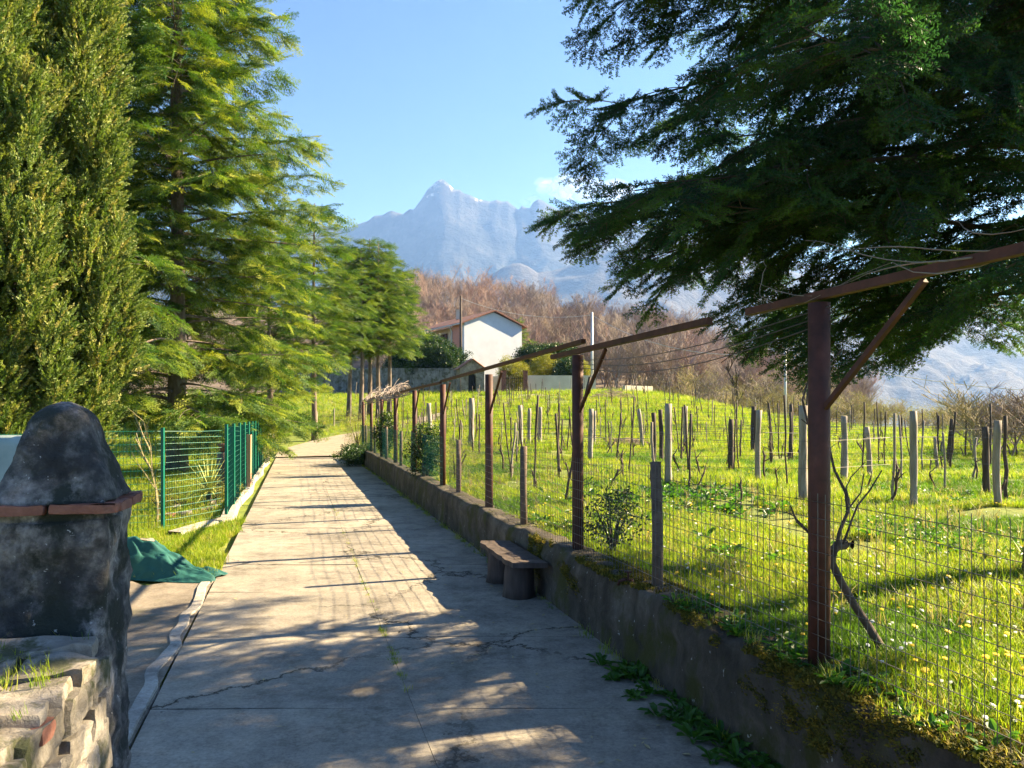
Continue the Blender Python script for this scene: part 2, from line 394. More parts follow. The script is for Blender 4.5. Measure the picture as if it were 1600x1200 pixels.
o = link('road', grid_mesh('road', A, M['gravel'])); tag(o, 'pale far stretch of the lane bending right and uphill', 'lane', kind='structure')
# apron left of the lane and the pale strip between them
A = np.zeros((14, 26, 3))
for i in range(14):
    for k in range(26):
        s = -4.4 + (3.385) * i / 13; y = 1.5 + 7.75 * k / 25
        if k == 25: y += .25 * math.sin(i * 1.7)
        A[i, k] = (WX(s, y), y, .0 + .012 * float(vnoise(s, y, 9)))
o = link('driveway', grid_mesh('driveway', A, M['apron'])); tag(o, 'worn concrete apron at the gate beside the lane', 'driveway', kind='structure')
A = np.zeros((4, 40, 3))
for k in range(40):
    y = 4.7 + 5.2 * k / 39; wob = .012 * math.sin(y * 4) + .03 * float(vnoise(y * 3, 2.0))
    for i, (s, z) in enumerate(((-1.15, -.02), (-1.14, .022), (-1.045, .020), (-1.03, -.03))): A[i, k] = (WX(s + wob, y), y, z + .006 * float(vnoise(y * 5, s)))
o = link('kerb', grid_mesh('kerb', A, M['strip'], smooth=False)); tag(o, 'pale concrete strip along the left edge of the lane', 'kerb', kind='structure')
# kerb under the green fence
def ribbon(path, prof, name, mat):
    A = np.zeros((len(prof), len(path), 3))
    for k, (x, y) in enumerate(path):
        q0, q1 = path[max(k - 1, 0)], path[min(k + 1, len(path) - 1)]
        d = Vector((q1[0] - q0[0], q1[1] - q0[1])).normalized(); nn = Vector((d.y, -d.x))
        for i, (a, z) in enumerate(prof): A[i, k] = (x + nn.x * a, y + nn.y * a, g(x, y) + z + .012 * float(vnoise(y * 2, a * 4)))
    return link(name, grid_mesh(name, A, mat, smooth=False))
kp = [(WX(-2.0, 12.6), 12.6), (WX(-1.65, 13.6), 13.6)] + [(WX(-1.36 + .05 * math.sin(y), y), y) for y in np.arange(14.4, 37, .6)]
o = ribbon(kp, [(-.13, -.05), (-.12, .11), (.10, .10), (.13, -.05)], 'kerb', M['strip']); tag(o, 'low pale kerb under the green wire fence', 'kerb', kind='structure')

# ------------------------------------------------------------------ retaining wall along the right of the lane
ys = np.concatenate([np.arange(.4, 14, .09), np.arange(14, 36.4, .3)])
prof = [(2.70, -.08), (2.70, .05), (2.705, .16), (2.70, .27), (2.71, .37), (2.705, .47), (2.715, .55), (2.74, .60), (2.80, .615), (2.90, .62), (3.0, .615), (3.07, .60), (3.09, .54), (3.10, .4)]
A = np.zeros((len(ys), len(prof), 3))
for k, (s, z) in enumerate(prof):
    n1 = fbm(ys * 1.6, s * 3 + z * 6, 2.0, 4); n2 = fbm(ys * 6, z * 9 + s * 5, 5.0, 3)
    rough = 1 - .6 * sstep(8, 16, ys)
    top = 1 if z > .5 else 0
    ds = (n1 * .06 + n2 * .026) * rough * (1 if z < .58 else .3)
    dz = (n2 * .035 + n1 * .04) * top * rough
    sag = -.05 * sstep(7.2, 3.6, ys) * top * fbm(ys * .8, 4.0, 1.0, 2)
    A[:, k, 0] = WX(s + ds, ys); A[:, k, 1] = ys; A[:, k, 2] = z + dz + sag
wall_me = grid_mesh('body', A, M['wall'])
wall = empty('retaining_wall', (WX(2.9, 8), 8, 0), 'long low mossy concrete wall on the right of the lane', 'wall')
o = link('body', wall_me, wall); o.matrix_parent_inverse = Matrix.Translation(-Vector(wall.location))

# ------------------------------------------------------------------ mountains
def rockmat(name, stops, snow=False):
    m, t, p, o = newmat(name); gm = t.nodes.new('ShaderNodeNewGeometry')
    def nz(s, d=10):
        n = t.nodes.new('ShaderNodeTexNoise'); n.inputs['Scale'].default_value = s; n.inputs['Detail'].default_value = d; n.inputs['Roughness'].default_value = .65
        t.links.new(gm.outputs['Position'], n.inputs['Vector']); return n.outputs['Fac']
    c = ramp(t, nz(.006), stops)
    if snow:
        sp = t.nodes.new('ShaderNodeSeparateXYZ'); t.links.new(gm.outputs['Position'], sp.inputs[0])
        a = t.nodes.new('ShaderNodeMath'); a.operation = 'MULTIPLY_ADD'; a.inputs[1].default_value = 900; t.links.new(nz(.012), a.inputs[0]); t.links.new(sp.outputs[2], a.inputs[2])
        k = t.nodes.new('ShaderNodeMapRange'); k.inputs[1].default_value = 2030; k.inputs[2].default_value = 2090; t.links.new(a.outputs[0], k.inputs[0])
        c = mix(t, k.outputs[0], c, (.62, .58, .56))
    t.links.new(c, p.inputs['Base Color']); p.inputs['Roughness'].default_value = 1
    bump(t, p, nz(.02), .9, 25); return m
M['rock'] = rockmat('rock', [(.35, (.012, .016, .024)), (.5, (.03, .035, .042)), (.65, (.065, .066, .07))], True)
M['foothill'] = rockmat('foothill', [(.3, (.03, .03, .032)), (.7, (.075, .065, .06))])
def mountain(name, label, ridge, Yr, Yf, mat, amp, zfoot, seed, nr=70, bulge=1.0):
    px = np.arange(ridge[0][0], ridge[-1][0], 2.5)
    ry = np.interp(px, [a for a, b in ridge], [b for a, b in ridge])
    ker = np.hanning(61); ker /= ker.sum(); rs_ = np.convolve(np.pad(ry, 30, mode='edge'), ker, 'valid') + 6
    A = np.zeros((len(px), nr + 14, 3)); u = (px - 800) / F
    for k in range(nr + 14):
        t_ = k / (nr - 1)
        Y = Yf + (Yr - Yf) * t_
        X = u * Y if t_ <= 1 else u * Y
        wr_ = min(1, t_) ** 9; zr = CAMZ + (HZ - (ry * wr_ + rs_ * (1 - wr_))) / F * Yr
        if t_ <= 1: prof_ = t_ ** bulge
        else: prof_ = 1 - (t_ - 1) * 2.2
        U_, V_ = X * .8 + Y * .6, Y * .8 - X * .6
        sp_ = np.abs(vnoise(U_ / 430 + seed, V_ / 430, seed)) * 1.0 + np.abs(vnoise(U_ / 170 + seed, V_ / 170, seed + 3)) * .5 + np.abs(vnoise(U_ / 70, V_ / 70, seed + 5)) * .25
        env = min(1, max(0, 4 * t_ * (1 - t_))) ** .8 if t_ <= 1 else 0
        A[:, k, 0] = X; A[:, k, 1] = Y + 0 * u
        A[:, k, 2] = zfoot + (zr - zfoot) * prof_ - env * amp * (sp_ - .45)
    o = link(name, grid_mesh(name, A, mat, smooth=True)); return tag(o, label, 'mountain', kind='structure')
ridge = [(-900, 500), (-200, 430), (200, 390), (330, 372), (400, 352), (440, 338), (456, 333), (470, 340), (500, 352), (535, 358), (548, 354), (575, 345), (585, 337), (598, 336), (606, 331), (612, 329), (620, 332), (630, 334), (638, 328), (641, 326), (646, 328), (652, 320), (660, 309), (668, 296), (678, 287), (685, 281), (692, 280), (699, 285), (704, 291), (711, 297), (718, 296), (724, 302), (735, 305), (748, 312), (758, 313), (766, 315), (776, 312), (784, 315), (793, 314), (800, 320), (811, 328), (815, 321), (820, 324), (828, 325), (833, 316), (841, 311), (848, 313), (856, 319), (872, 327), (884, 324), (892, 326), (905, 330), (930, 334), (960, 345), (1000, 350), (1060, 362), (1150, 385), (1250, 410), (1400, 440), (1600, 470), (1900, 500), (2500, 560)]
mountain('mountain', 'jagged hazy blue mountain with snow dusted peak', ridge, 5200, 2900, M['rock'], 170, -40, 2.3, 110, 1.9)
ridge2 = [(560, 470), (640, 448), (720, 446), (760, 436), (785, 418), (800, 412), (812, 411), (825, 416), (840, 426), (860, 424), (880, 418), (905, 408), (925, 398), (950, 392), (1000, 372), (1060, 366), (1120, 384), (1200, 415), (1300, 440), (1400, 462), (1500, 480), (1650, 505), (1900, 520), (2500, 560)]
mountain('mountain', 'lower pale wooded spur in front of the blue mountain', ridge2, 4000, 2000, M['foothill'], 120, -60, 7.7, 80, 1.5)

# ------------------------------------------------------------------ haze
cb = MB(); rc = random.Random(6)
def puff(c, r0):
    n, q = 10, 14; vs_ = []
    for i in range(n + 1):
        for j in range(q):
            th, ph = math.pi * i / n, 2 * math.pi * j / q; d = Vector((math.sin(th) * math.cos(ph), math.sin(th) * math.sin(ph), math.cos(th) * .6)); vs_.append(Vector(c) + d * r0 * (1 + .3 * float(vnoise(d.x * 2 + c[0], d.y * 2, d.z * 2))))
    cb.add(vs_, [(i * q + j, (i + 1) * q + j, (i + 1) * q + (j + 1) % q, i * q + (j + 1) % q) for i in range(n) for j in range(q)])
for (px_, py_, r0) in ((862, 290, 150), (884, 284, 160), (905, 288, 190), (930, 294, 200), (846, 286, 90), (832, 312, 110), (820, 316, 70), (895, 300, 190), (960, 300, 230), (872, 298, 150), (918, 304, 170), (850, 296, 100)):
    p = PX(px_, py_, 9600 + rc.uniform(-150, 150)); puff(tuple(p), r0)
clm = bpy.data.materials.new('cloud'); clm.use_nodes = True; cn = clm.node_tree; cn.nodes.clear()
co_ = cn.nodes.new('ShaderNodeOutputMaterial'); cv_ = cn.nodes.new('ShaderNodeVolumePrincipled'); cv_.inputs['Color'].default_value = (.97, .97, .97, 1); cv_.inputs['Density'].default_value = .0007; cv_.inputs['Anisotropy'].default_value = .2
cn.links.new(cv_.outputs[0], co_.inputs['Volume'])
o = cb.build('cloud', clm, None, True); tag(o, 'small soft white cloud above the mountain ridge', 'cloud', kind='stuff')
hb = MB(); hb.box((0, 3600, 780), (17000, 8400, 1840))
hm = bpy.data.materials.new('haze'); hm.use_nodes = True; hn = hm.node_tree; hn.nodes.clear()
ho = hn.nodes.new('ShaderNodeOutputMaterial'); pv = hn.nodes.new('ShaderNodeVolumePrincipled')
pv.inputs['Color'].default_value = (.22, .42, 1.0, 1); pv.inputs['Absorption Color'].default_value = (1, 1, 1, 1); pv.inputs['Density'].default_value = 0.00012; pv.inputs['Anisotropy'].default_value = 0.25
hn.links.new(pv.outputs[0], ho.inputs['Volume'])
hz = hb.build('haze', hm); tag(hz, 'thin blue haze in the air between lane and mountain', 'haze', kind='stuff')

# ------------------------------------------------------------------ scatter: sprays, blades and leaves on given points
def source(name, mb, mats):
    o = bpy.data.objects.new(name, mb.mesh(name, mats)); return o      # never linked: only its mesh is used
_groups = {}
def gn_for(srcs):
    key = tuple(s.name for s in srcs)
    if key in _groups: return _groups[key]
    ng = bpy.data.node_groups.new('spread', 'GeometryNodeTree')
    ng.interface.new_socket('Geometry', in_out='INPUT', socket_type='NodeSocketGeometry')
    ng.interface.new_socket('Geometry', in_out='OUTPUT', socket_type='NodeSocketGeometry')
    N = ng.nodes; L = ng.links
    gi = N.new('NodeGroupInput'); go = N.new('NodeGroupOutput'); ip = N.new('GeometryNodeInstanceOnPoints')
    jn = N.new('GeometryNodeJoinGeometry')
    for s in reversed(srcs):
        oi = N.new('GeometryNodeObjectInfo'); oi.inputs['Object'].default_value = s; oi.inputs['As Instance'].default_value = False
        gti = N.new('GeometryNodeGeometryToInstance'); L.new(oi.outputs['Geometry'], gti.inputs[0]); L.new(gti.outputs[0], jn.inputs[0])
    def at(nm, ty):
        a = N.new('GeometryNodeInputNamedAttribute'); a.data_type = ty; a.inputs['Name'].default_value = nm; return a.outputs[0]
    L.new(gi.outputs[0], ip.inputs['Points']); L.new(jn.outputs[0], ip.inputs['Instance'])
    ip.inputs['Pick Instance'].default_value = True
    L.new(at('idx', 'INT'), ip.inputs['Instance Index'])
    e2r = N.new('FunctionNodeEulerToRotation'); L.new(at('rot', 'FLOAT_VECTOR'), e2r.inputs[0]); L.new(e2r.outputs[0], ip.inputs['Rotation'])
    L.new(at('scl', 'FLOAT'), ip.inputs['Scale'])
    L.new(ip.outputs[0], go.inputs[0])
    _groups[key] = ng; return ng
def spread_mesh(name, pts, rot, scl, nsrc, rng):
    n = len(pts); me = bpy.data.meshes.new(name); me.vertices.add(n)
    me.vertices.foreach_set('co', np.asarray(pts, np.float32).reshape(-1))
    a = me.attributes.new('rot', 'FLOAT_VECTOR', 'POINT'); a.data.foreach_set('vector', np.asarray(rot, np.float32).reshape(-1))
    a = me.attributes.new('scl', 'FLOAT', 'POINT'); a.data.foreach_set('value', np.asarray(scl, np.float32).reshape(-1))
    a = me.attributes.new('idx', 'INT', 'POINT'); a.data.foreach_set('value', rng.integers(0, nsrc, n).astype(np.int32))
    return me
def spread(name, pts, rot, scl, srcs, rng, parent=None, loc=None):
    me = spread_mesh(name, pts, rot, scl, len(srcs), rng)
    return spread_obj(name, me, srcs, parent, loc)
def spread_obj(name, me, srcs, parent=None, loc=None):
    o = link(name, me, parent, loc)
    md = o.modifiers.new('spread', 'NODES'); md.node_group = gn_for(srcs); return o
def dir_rot(D, rng, roll=.6):
    D = D / np.maximum(1e-6, np.linalg.norm(D, axis=1, keepdims=True))
    return np.stack([rng.normal(0, roll, len(D)), -np.arcsin(np.clip(D[:, 2], -1, 1)), np.arctan2(D[:, 1], D[:, 0])], 1)

# --- little pieces
def needle_shoot(seed, L=.17, n=48, nl=.030, wd=.0066):
    r = random.Random(seed); mb = MB()
    mb.m = 1; mb.tube([(0, 0, 0), (L * .5, 0, .004), (L, 0, .0)], [.0028, .002, .001], 3, False); mb.m = 0
    for i in range(n):
        x = L * (.04 + .96 * i / n); a = r.uniform(0, 6.28); el = math.copysign(1, math.sin(a))
        d = Vector((.55 + r.uniform(-.1, .25), math.cos(a), .55 * math.sin(a) + .12)).normalized() * nl * r.uniform(.75, 1.15)
        s = d.cross(Vector((r.uniform(-1, 1), r.uniform(-1, 1), 1))).normalized() * wd * .5
        p = Vector((x, 0, 0)); mb.quad(p, p + d * .5 + s, p + d, p + d * .5 - s)
    for i in range(5):
        p = Vector((L, 0, 0)); d = Vector((1, r.uniform(-.5, .5), r.uniform(-.5, .5))).normalized() * nl
        s = d.cross(Vector((0, .3, 1))).normalized() * wd * .5; mb.quad(p, p + d * .5 + s, p + d, p + d * .5 - s)
    return mb
def fir_spray(seed, L=.6, k=5, wd=.075):
    """flat feathered spray: axis with side shoots, each a pair of crossed blades with ragged rims"""
    r = random.Random(seed); mb = MB()
    def shoot(a, d, l, w_):
        d = Vector(d).normalized(); s = d.cross(Vector((r.uniform(-.4, .4), r.uniform(-.4, .4), 1))).normalized(); u = s.cross(d)
        nseg = max(3, int(l / .085))
        for i in range(nseg):
            p = Vector(a) + d * l * i / nseg; ww = w_ * (1 - .55 * i / nseg)
            for sg in (-1, 1):
                q = (d * .8 + s * sg * 1.0 + u * r.uniform(-.45, .45)).normalized() * ww * r.uniform(.8, 1.4)
                f_ = d * l / nseg * .62
                mb.add([p, p + f_ * .6 + q * .55 , p + q + f_ * .2], [(0, 1, 2)])
                mb.add([p + f_ * .2, p + f_ + q * .3, p + f_ * .9 + q * .9 - u * ww * .3], [(0, 1, 2)])
    shoot((0, 0, 0), (1, 0, -.05), L, wd)
    for i in range(k):
        x = L * (.1 + .8 * i / k); l = L * (.58 - .4 * i / k) * r.uniform(.8, 1.2)
        for sg in (-1, 1): shoot((x, 0, -.05 * x), (.75, sg * r.uniform(.6, .95), r.uniform(-.35, .12)), l, wd * .9)
    return mb
def fir_twig(seed):
    """a twig with needle-clad side shoots"""
    r = random.Random(seed); mb = MB(); L = .36
    def shoot(a, d, l, n):
        d = Vector(d).normalized(); s = d.cross(Vector((0, .2, 1))).normalized(); u = s.cross(d)
        mb.m = 1; mb.tube([a, a + d * l], [.0028, .0012], 3, False); mb.m = 0
        for i in range(n):
            t_ = (i + r.random()) / n; p = a + d * l * t_; an = r.uniform(0, 6.28); nl = .031 * r.uniform(.75, 1.15) * (1 - .25 * t_)
            q = (d * .42 + s * math.cos(an) + u * (.55 * math.sin(an) + .1)).normalized() * nl
            w_ = q.cross(Vector((r.uniform(-1, 1), r.uniform(-1, 1), 1))).normalized() * .0040
            mb.quad(p, p + q * .5 + w_, p + q, p + q * .5 - w_)
    o = Vector((0, 0, 0)); shoot(o, (1, 0, -.06), L, 105)
    for i in range(4):
        x = L * (.12 + .2 * i)
        for sg in (-1, 1):
            l = (.19 - .028 * i) * r.uniform(.75, 1.2); shoot(Vector((x + r.uniform(-.02, .02), 0, -.06 * x)), (.8, sg * r.uniform(.55, .9), r.uniform(-.35, .15)), l, int(l * 300))
    return mb
def plume(seed, L=.42):
    r = random.Random(seed); mb = MB()
    for i in range(34):
        t_ = (i / 34) ** .9; p = Vector((L * .85 * t_, r.uniform(-.03, .03) * (1 - t_), r.uniform(-.03, .03) * (1 - t_)))
        a = r.uniform(0, 6.28); d = Vector((1.0, math.cos(a) * (.75 - .3 * t_), math.sin(a) * (.75 - .3 * t_))).normalized() * L * r.uniform(.13, .26) * (1.15 - .5 * t_)
        s = d.cross(Vector((r.uniform(-1, 1), r.uniform(-1, 1), r.uniform(-1, 1)))).normalized() * .018
        mb.quad(p, p + d * .55 + s, p + d, p + d * .6 - s)
    return mb
def leaf_clump(seed, n=16, ll=.07, lw=.035, rad=.11, fold=True):
    r = random.Random(seed); mb = MB()
    for i in range(n):
        p = Vector((r.gauss(0, 1), r.gauss(0, 1), r.gauss(0, 1))).normalized() * rad * r.random() ** .5
        d = (p.normalized() + Vector((r.uniform(-.8, .8), r.uniform(-.8, .8), r.uniform(-.5, .9)))).normalized() * ll * r.uniform(.7, 1.2)
        s = d.cross(Vector((r.uniform(-1, 1), r.uniform(-1, 1), 1))).normalized() * lw * .5; u = d.cross(s).normalized() * lw * .18
        mb.add([p, p + d * .4 + s + u, p + d, p + d * .4 - s + u, p + d * .45], [(0, 1, 4), (1, 2, 4), (2, 3, 4), (3, 0, 4)])
    return mb
def grass_tuft(seed, n=16, h=.16, spread_=.07, wd=.007):
    r = random.Random(seed); mb = MB()
    for i in range(n):
        a = r.uniform(0, 6.28); q = spread_ * r.random() ** .6; p = Vector((math.cos(a) * q, math.sin(a) * q, -.01)); hh = h * r.uniform(.45, 1.2)
        b = r.uniform(0, 6.28); lean = Vector((math.cos(b), math.sin(b), 0)) * hh * r.uniform(.15, .75)
        s = Vector((-math.sin(b), math.cos(b), 0)) * wd * .5 * r.uniform(.7, 1.4)
        m1 = p + lean * .3 + Vector((0, 0, hh * .6)); tip = p + lean + Vector((0, 0, hh * r.uniform(.75, 1.0)))
        mb.add([p - s, p + s, m1 + s * .8, m1 - s * .8, tip], [(0, 1, 2, 3), (3, 2, 4)])
    return mb
def weed_rosette(seed, n=9, l=.17, wd=.06):
    r = random.Random(seed); mb = MB()
    for i in range(n):
        a = 6.28 * i / n + r.uniform(-.4, .4); el = r.uniform(.25, 1.1); L = l * r.uniform(.6, 1.2)
        d = Vector((math.cos(a) * math.cos(el), math.sin(a) * math.cos(el), math.sin(el))); s = Vector((-math.sin(a), math.cos(a), 0)) * wd * .5 * r.uniform(.7, 1.2)
        p = Vector((0, 0, 0)); m1 = d * L * .5 + Vector((0, 0, .02)); m2 = d * L * .85; tip = d * L * 1.05 - Vector((0, 0, L * .18))
        mb.add([p, m1 + s, m1 - s, m1 - Vector((0, 0, .012)), m2 + s * .7, m2 - s * .7, tip], [(0, 3, 1), (0, 2, 3), (1, 3, 6, 4), (2, 5, 6, 3)])
    return mb
def flower(seed, h=.14, rad=.016, mcol=0):
    r = random.Random(seed); mb = MB(); mb.m = 1
    top = Vector((r.uniform(-.02, .02), r.uniform(-.02, .02), h)); mb.tube([(0, 0, 0), top], [.0018, .0014], 3, False); mb.m = 0
    vs_ = [top + Vector((0, 0, .006))]
    for k in range(10): a = 6.28 * k / 10; rr = rad * (1 if k % 2 else .7); vs_.append(top + Vector((math.cos(a) * rr, math.sin(a) * rr, .004)))
    mb.add(vs_, [(0, 1 + k, 1 + (k + 1) % 10) for k in range(10)]); mb.add([v - Vector((0, 0, .006)) for v in vs_], [(0, 1 + (k + 1) % 10, 1 + k) for k in range(10)])
    return mb

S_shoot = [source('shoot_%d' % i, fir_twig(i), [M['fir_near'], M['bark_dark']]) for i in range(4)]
S_fir = [source('fir_spray_%d' % i, fir_spray(20 + i), M['fir_mid']) for i in range(4)]
S_firfar = [source('fir_far_%d' % i, fir_spray(40 + i, .7, 4, .09), M['fir_far']) for i in range(3)]
S_cyp = [source('plume_%d' % i, plume(60 + i), M['cypress']) for i in range(4)]
S_ever = [source('ever_%d' % i, leaf_clump(70 + i), M['evergreen']) for i in range(3)]
S_yel = [source('yel_%d' % i, leaf_clump(75 + i, 18, .05, .022, .13), M['shrub_yellow']) for i in range(3)]
S_bud = [source('bud_%d' % i, leaf_clump(80 + i, 14, .035, .018, .16), M['shrub_bud']) for i in range(3)]
S_grass = [source('tuft_%d' % i, grass_tuft(90 + i, 18, .12 + .02 * i, .07 + .01 * i), M['grass']) for i in range(5)]
S_grass2 = [source('tuftd_%d' % i, grass_tuft(95 + i, 18, .11 + .02 * i, .08), M['grass_dk']) for i in range(3)]
S_dry = [source('dry_%d' % i, grass_tuft(100 + i, 10, .22, .05, .005), M['drygrass']) for i in range(3)]
S_weed = [source('weed_%d' % i, weed_rosette(110 + i), M['weed']) for i in range(4)]
S_moss = [source('moss_%d' % i, grass_tuft(120 + i, 22, .022, .045, .009), M['moss']) for i in range(3)]
S_dand = [source('dand_%d' % i, flower(130 + i), [M['petal_y'], M['weed']]) for i in range(2)]
S_daisy = [source('daisy_%d' % i, flower(135 + i, .09, .012), [M['petal_w'], M['weed']]) for i in range(2)]

# ------------------------------------------------------------------ conifers
def conifer(name, label, base, H, h0, Lmax, prof, nper, srcs, seed, twig=.9, tstep=.22, sstep_=.22, ssc=1.0, rt=.25, up=.25, droop=.35, bark='bark_fir', group=None, azrange=None, vis=None, keep=None, hang=.3, prune=None, lenmul=None, dens=None):
    """trunk, limbs and a crown of sprays; prof(u) gives limb length along the crown"""
    r = random.Random(seed); ng_ = np.random.default_rng(seed)
    root = empty(name, base, label, 'tree', group)
    tr = MB(); n = 14; lean = Vector((r.uniform(-.15, .15), r.uniform(-.15, .15), 0))
    tp = [Vector((lean.x * math.sin(i / n * 3), lean.y * math.sin(i / n * 2.4), -.2 + (H + .2) * i / n)) for i in range(n + 1)]
    tr.tube(tp, [rt * (1.25 if i == 0 else 1) * (1 - .93 * i / n) + .012 for i in range(n + 1)], 10, True, .18, r)
    tr.build('trunk', M[bark], root, True)
    lb = MB(); PT = []; DD = []; SS = []
    h = h0; a = r.uniform(0, 6.28)
    while h < H * .985:
        u = (h - h0) / (H - h0)
        a += 2.4 + r.uniform(-.3, .3)
        if azrange and not azrange(a, h): h += (1 / nper) * .25; continue
        L = Lmax * prof(u) * r.uniform(.6, 1.15) * (lenmul(a) if lenmul else 1)
        if lenmul: L = min(L, 4.2 * r.uniform(.86, 1.0))
        e = up * (1 - .2 * u) + r.uniform(-.12, .12) + .35 * u
        ca, sa = math.cos(a), math.sin(a); nb = 8; dr = droop * r.uniform(.7, 1.3) * (1 - .6 * u)
        bend = r.uniform(-.35, .35)
        bp = []
        for i in range(nb + 1):
            t_ = i / nb; rad = L * t_; aa = a + bend * t_
            z = h + L * (e * t_ - dr * t_ ** 1.8 + .22 * dr * t_ ** 5)
            bp.append(Vector((math.cos(aa) * rad, math.sin(aa) * rad, z)))
        if dens and not dens(bp[-1] + Vector(base)):
            ct = nb - 1
            while ct > 2 and not dens(bp[ct] + Vector(base)): ct -= 1
            if ct < 3: h += .3 / nper; continue
            L = L * ct / nb; bp = [bp[0].copy()] + [bp[int(i * ct / nb)].lerp(bp[min(nb, int(i * ct / nb) + 1)], i * ct / nb - int(i * ct / nb)) for i in range(1, nb + 1)]
        if prune:
            cut = next((i for i, p in enumerate(bp) if i > 1 and p.z + base[2] < prune(p.x + base[0])), None)
            if cut is not None and cut < nb:
                if cut < 3: h += .3 / nper; continue
                L = L * cut / nb; bp = [bp[0].lerp(bp[0], 0)] + [bp[min(cut, int(i * cut / nb))].lerp(bp[min(cut, int(i * cut / nb) + 1)], i * cut / nb - int(i * cut / nb)) for i in range(1, nb + 1)]
        lb.tube(bp, [max(.006, rt * .17 * (L / Lmax + .2) * (1 - .9 * i / nb)) for i in range(nb + 1)], 4, False)
        d = .12 * L; sg = 1
        while d <= L:
            t_ = d / L; i = min(nb - 1, int(t_ * nb)); f_ = t_ * nb - i; p = bp[i].lerp(bp[i + 1], f_); tan = (bp[i + 1] - bp[i]).normalized()
            if dens and not dens(p + Vector(base)): d += tstep; continue
            sd_ = tan.cross(Vector((0, 0, 1))).normalized() * sg; sg = -sg
            l = twig * (.45 + .55 * (1 - t_) ** .6) * min(1, .4 + L / Lmax) * r.uniform(.6, 1.15)
            ang = r.uniform(.7, 1.1)
            dv = (tan * math.cos(ang) + sd_ * math.sin(ang) + Vector((0, 0, r.uniform(-.25, .12)))).normalized()
            k = max(2, int(l / sstep_)); q = p.copy(); tw = [p.copy()]
            for j in range(k):
                dv = (dv + Vector((r.uniform(-.12, .12), r.uniform(-.12, .12), -hang * r.uniform(.1, .6)))).normalized()
                q = q + dv * l / k; tw.append(q.copy())
                if j >= 0:
                    s2 = dv.cross(Vector((0, 0, 1))); s2 = s2.normalized() if s2.length > 1e-3 else Vector((1, 0, 0))
                    for ss in (-1, 1):
                        PT.append(q); DD.append(dv * .8 + s2 * ss * r.uniform(.5, .9) + Vector((0, 0, r.uniform(-.45, .15)))); SS.append(ssc * r.uniform(.6, 1.1))
            PT.append(q); DD.append(dv); SS.append(ssc * r.uniform(.8, 1.2))
            if rt * .04 > .004: lb.tube(tw[::max(1, len(tw) // 3)], .005, 3, False)
            d += tstep * r.uniform(.7, 1.3)
        PT.append(bp[-1]); DD.append(bp[-1] - bp[-2]); SS.append(ssc * 1.1)
        h += (1 / nper) * r.uniform(.6, 1.4)
    lb.build('limb', M[bark], root)
    PT = np.array([tuple(p) for p in PT]); DD = np.array([tuple(p) for p in DD]); SS = np.array(SS)
    if keep is not None:
        k = keep(PT + np.array(base), ng_); PT, DD, SS = PT[k], DD[k], SS[k]
    o = spread('crown', PT, dir_rot(DD, ng_, .5), SS, srcs, ng_, root); tag(o, kind='stuff')
    return root, len(PT)

# the dark fir leaning over the right of the picture
fx, fy = 4.62, 6.6
def kp_near(P, rg):
    # thin it out a little in uneven patches so that light comes through
    n = vnoise(P[:, 0] * 1.1, P[:, 1] * 1.1, P[:, 2] * 1.5)
    low = np.interp(P[:, 0], [-.2, .4, 1.5, 2.6, 3.3, 4.2, 6], [3.8, 3.5, 3.15, 2.6, 2.25, 2.55, 2.9]) + .12 * vnoise(P[:, 0] * 3, P[:, 1] * 3, 5)
    return P[:, 2] > low
def dens_near(p): return float(vnoise(p.x * 1.1, p.y * 1.1, p.z * 1.5)) > (-.02 if p.y < 5.0 else -.27 - .4 * float(np.clip((3.4 - p.x) / 1.4, 0, 1)))
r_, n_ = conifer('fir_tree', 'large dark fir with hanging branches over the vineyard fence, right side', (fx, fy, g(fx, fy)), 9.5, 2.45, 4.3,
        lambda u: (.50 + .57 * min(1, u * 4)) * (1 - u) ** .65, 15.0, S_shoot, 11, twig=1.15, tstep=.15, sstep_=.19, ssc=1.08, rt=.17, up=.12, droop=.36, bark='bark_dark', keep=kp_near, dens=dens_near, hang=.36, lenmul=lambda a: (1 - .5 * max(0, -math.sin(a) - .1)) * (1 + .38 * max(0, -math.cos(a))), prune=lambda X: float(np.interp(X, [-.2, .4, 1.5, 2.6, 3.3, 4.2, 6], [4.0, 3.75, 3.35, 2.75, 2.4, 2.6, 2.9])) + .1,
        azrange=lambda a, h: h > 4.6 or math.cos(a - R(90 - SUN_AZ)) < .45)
print('near fir', n_)
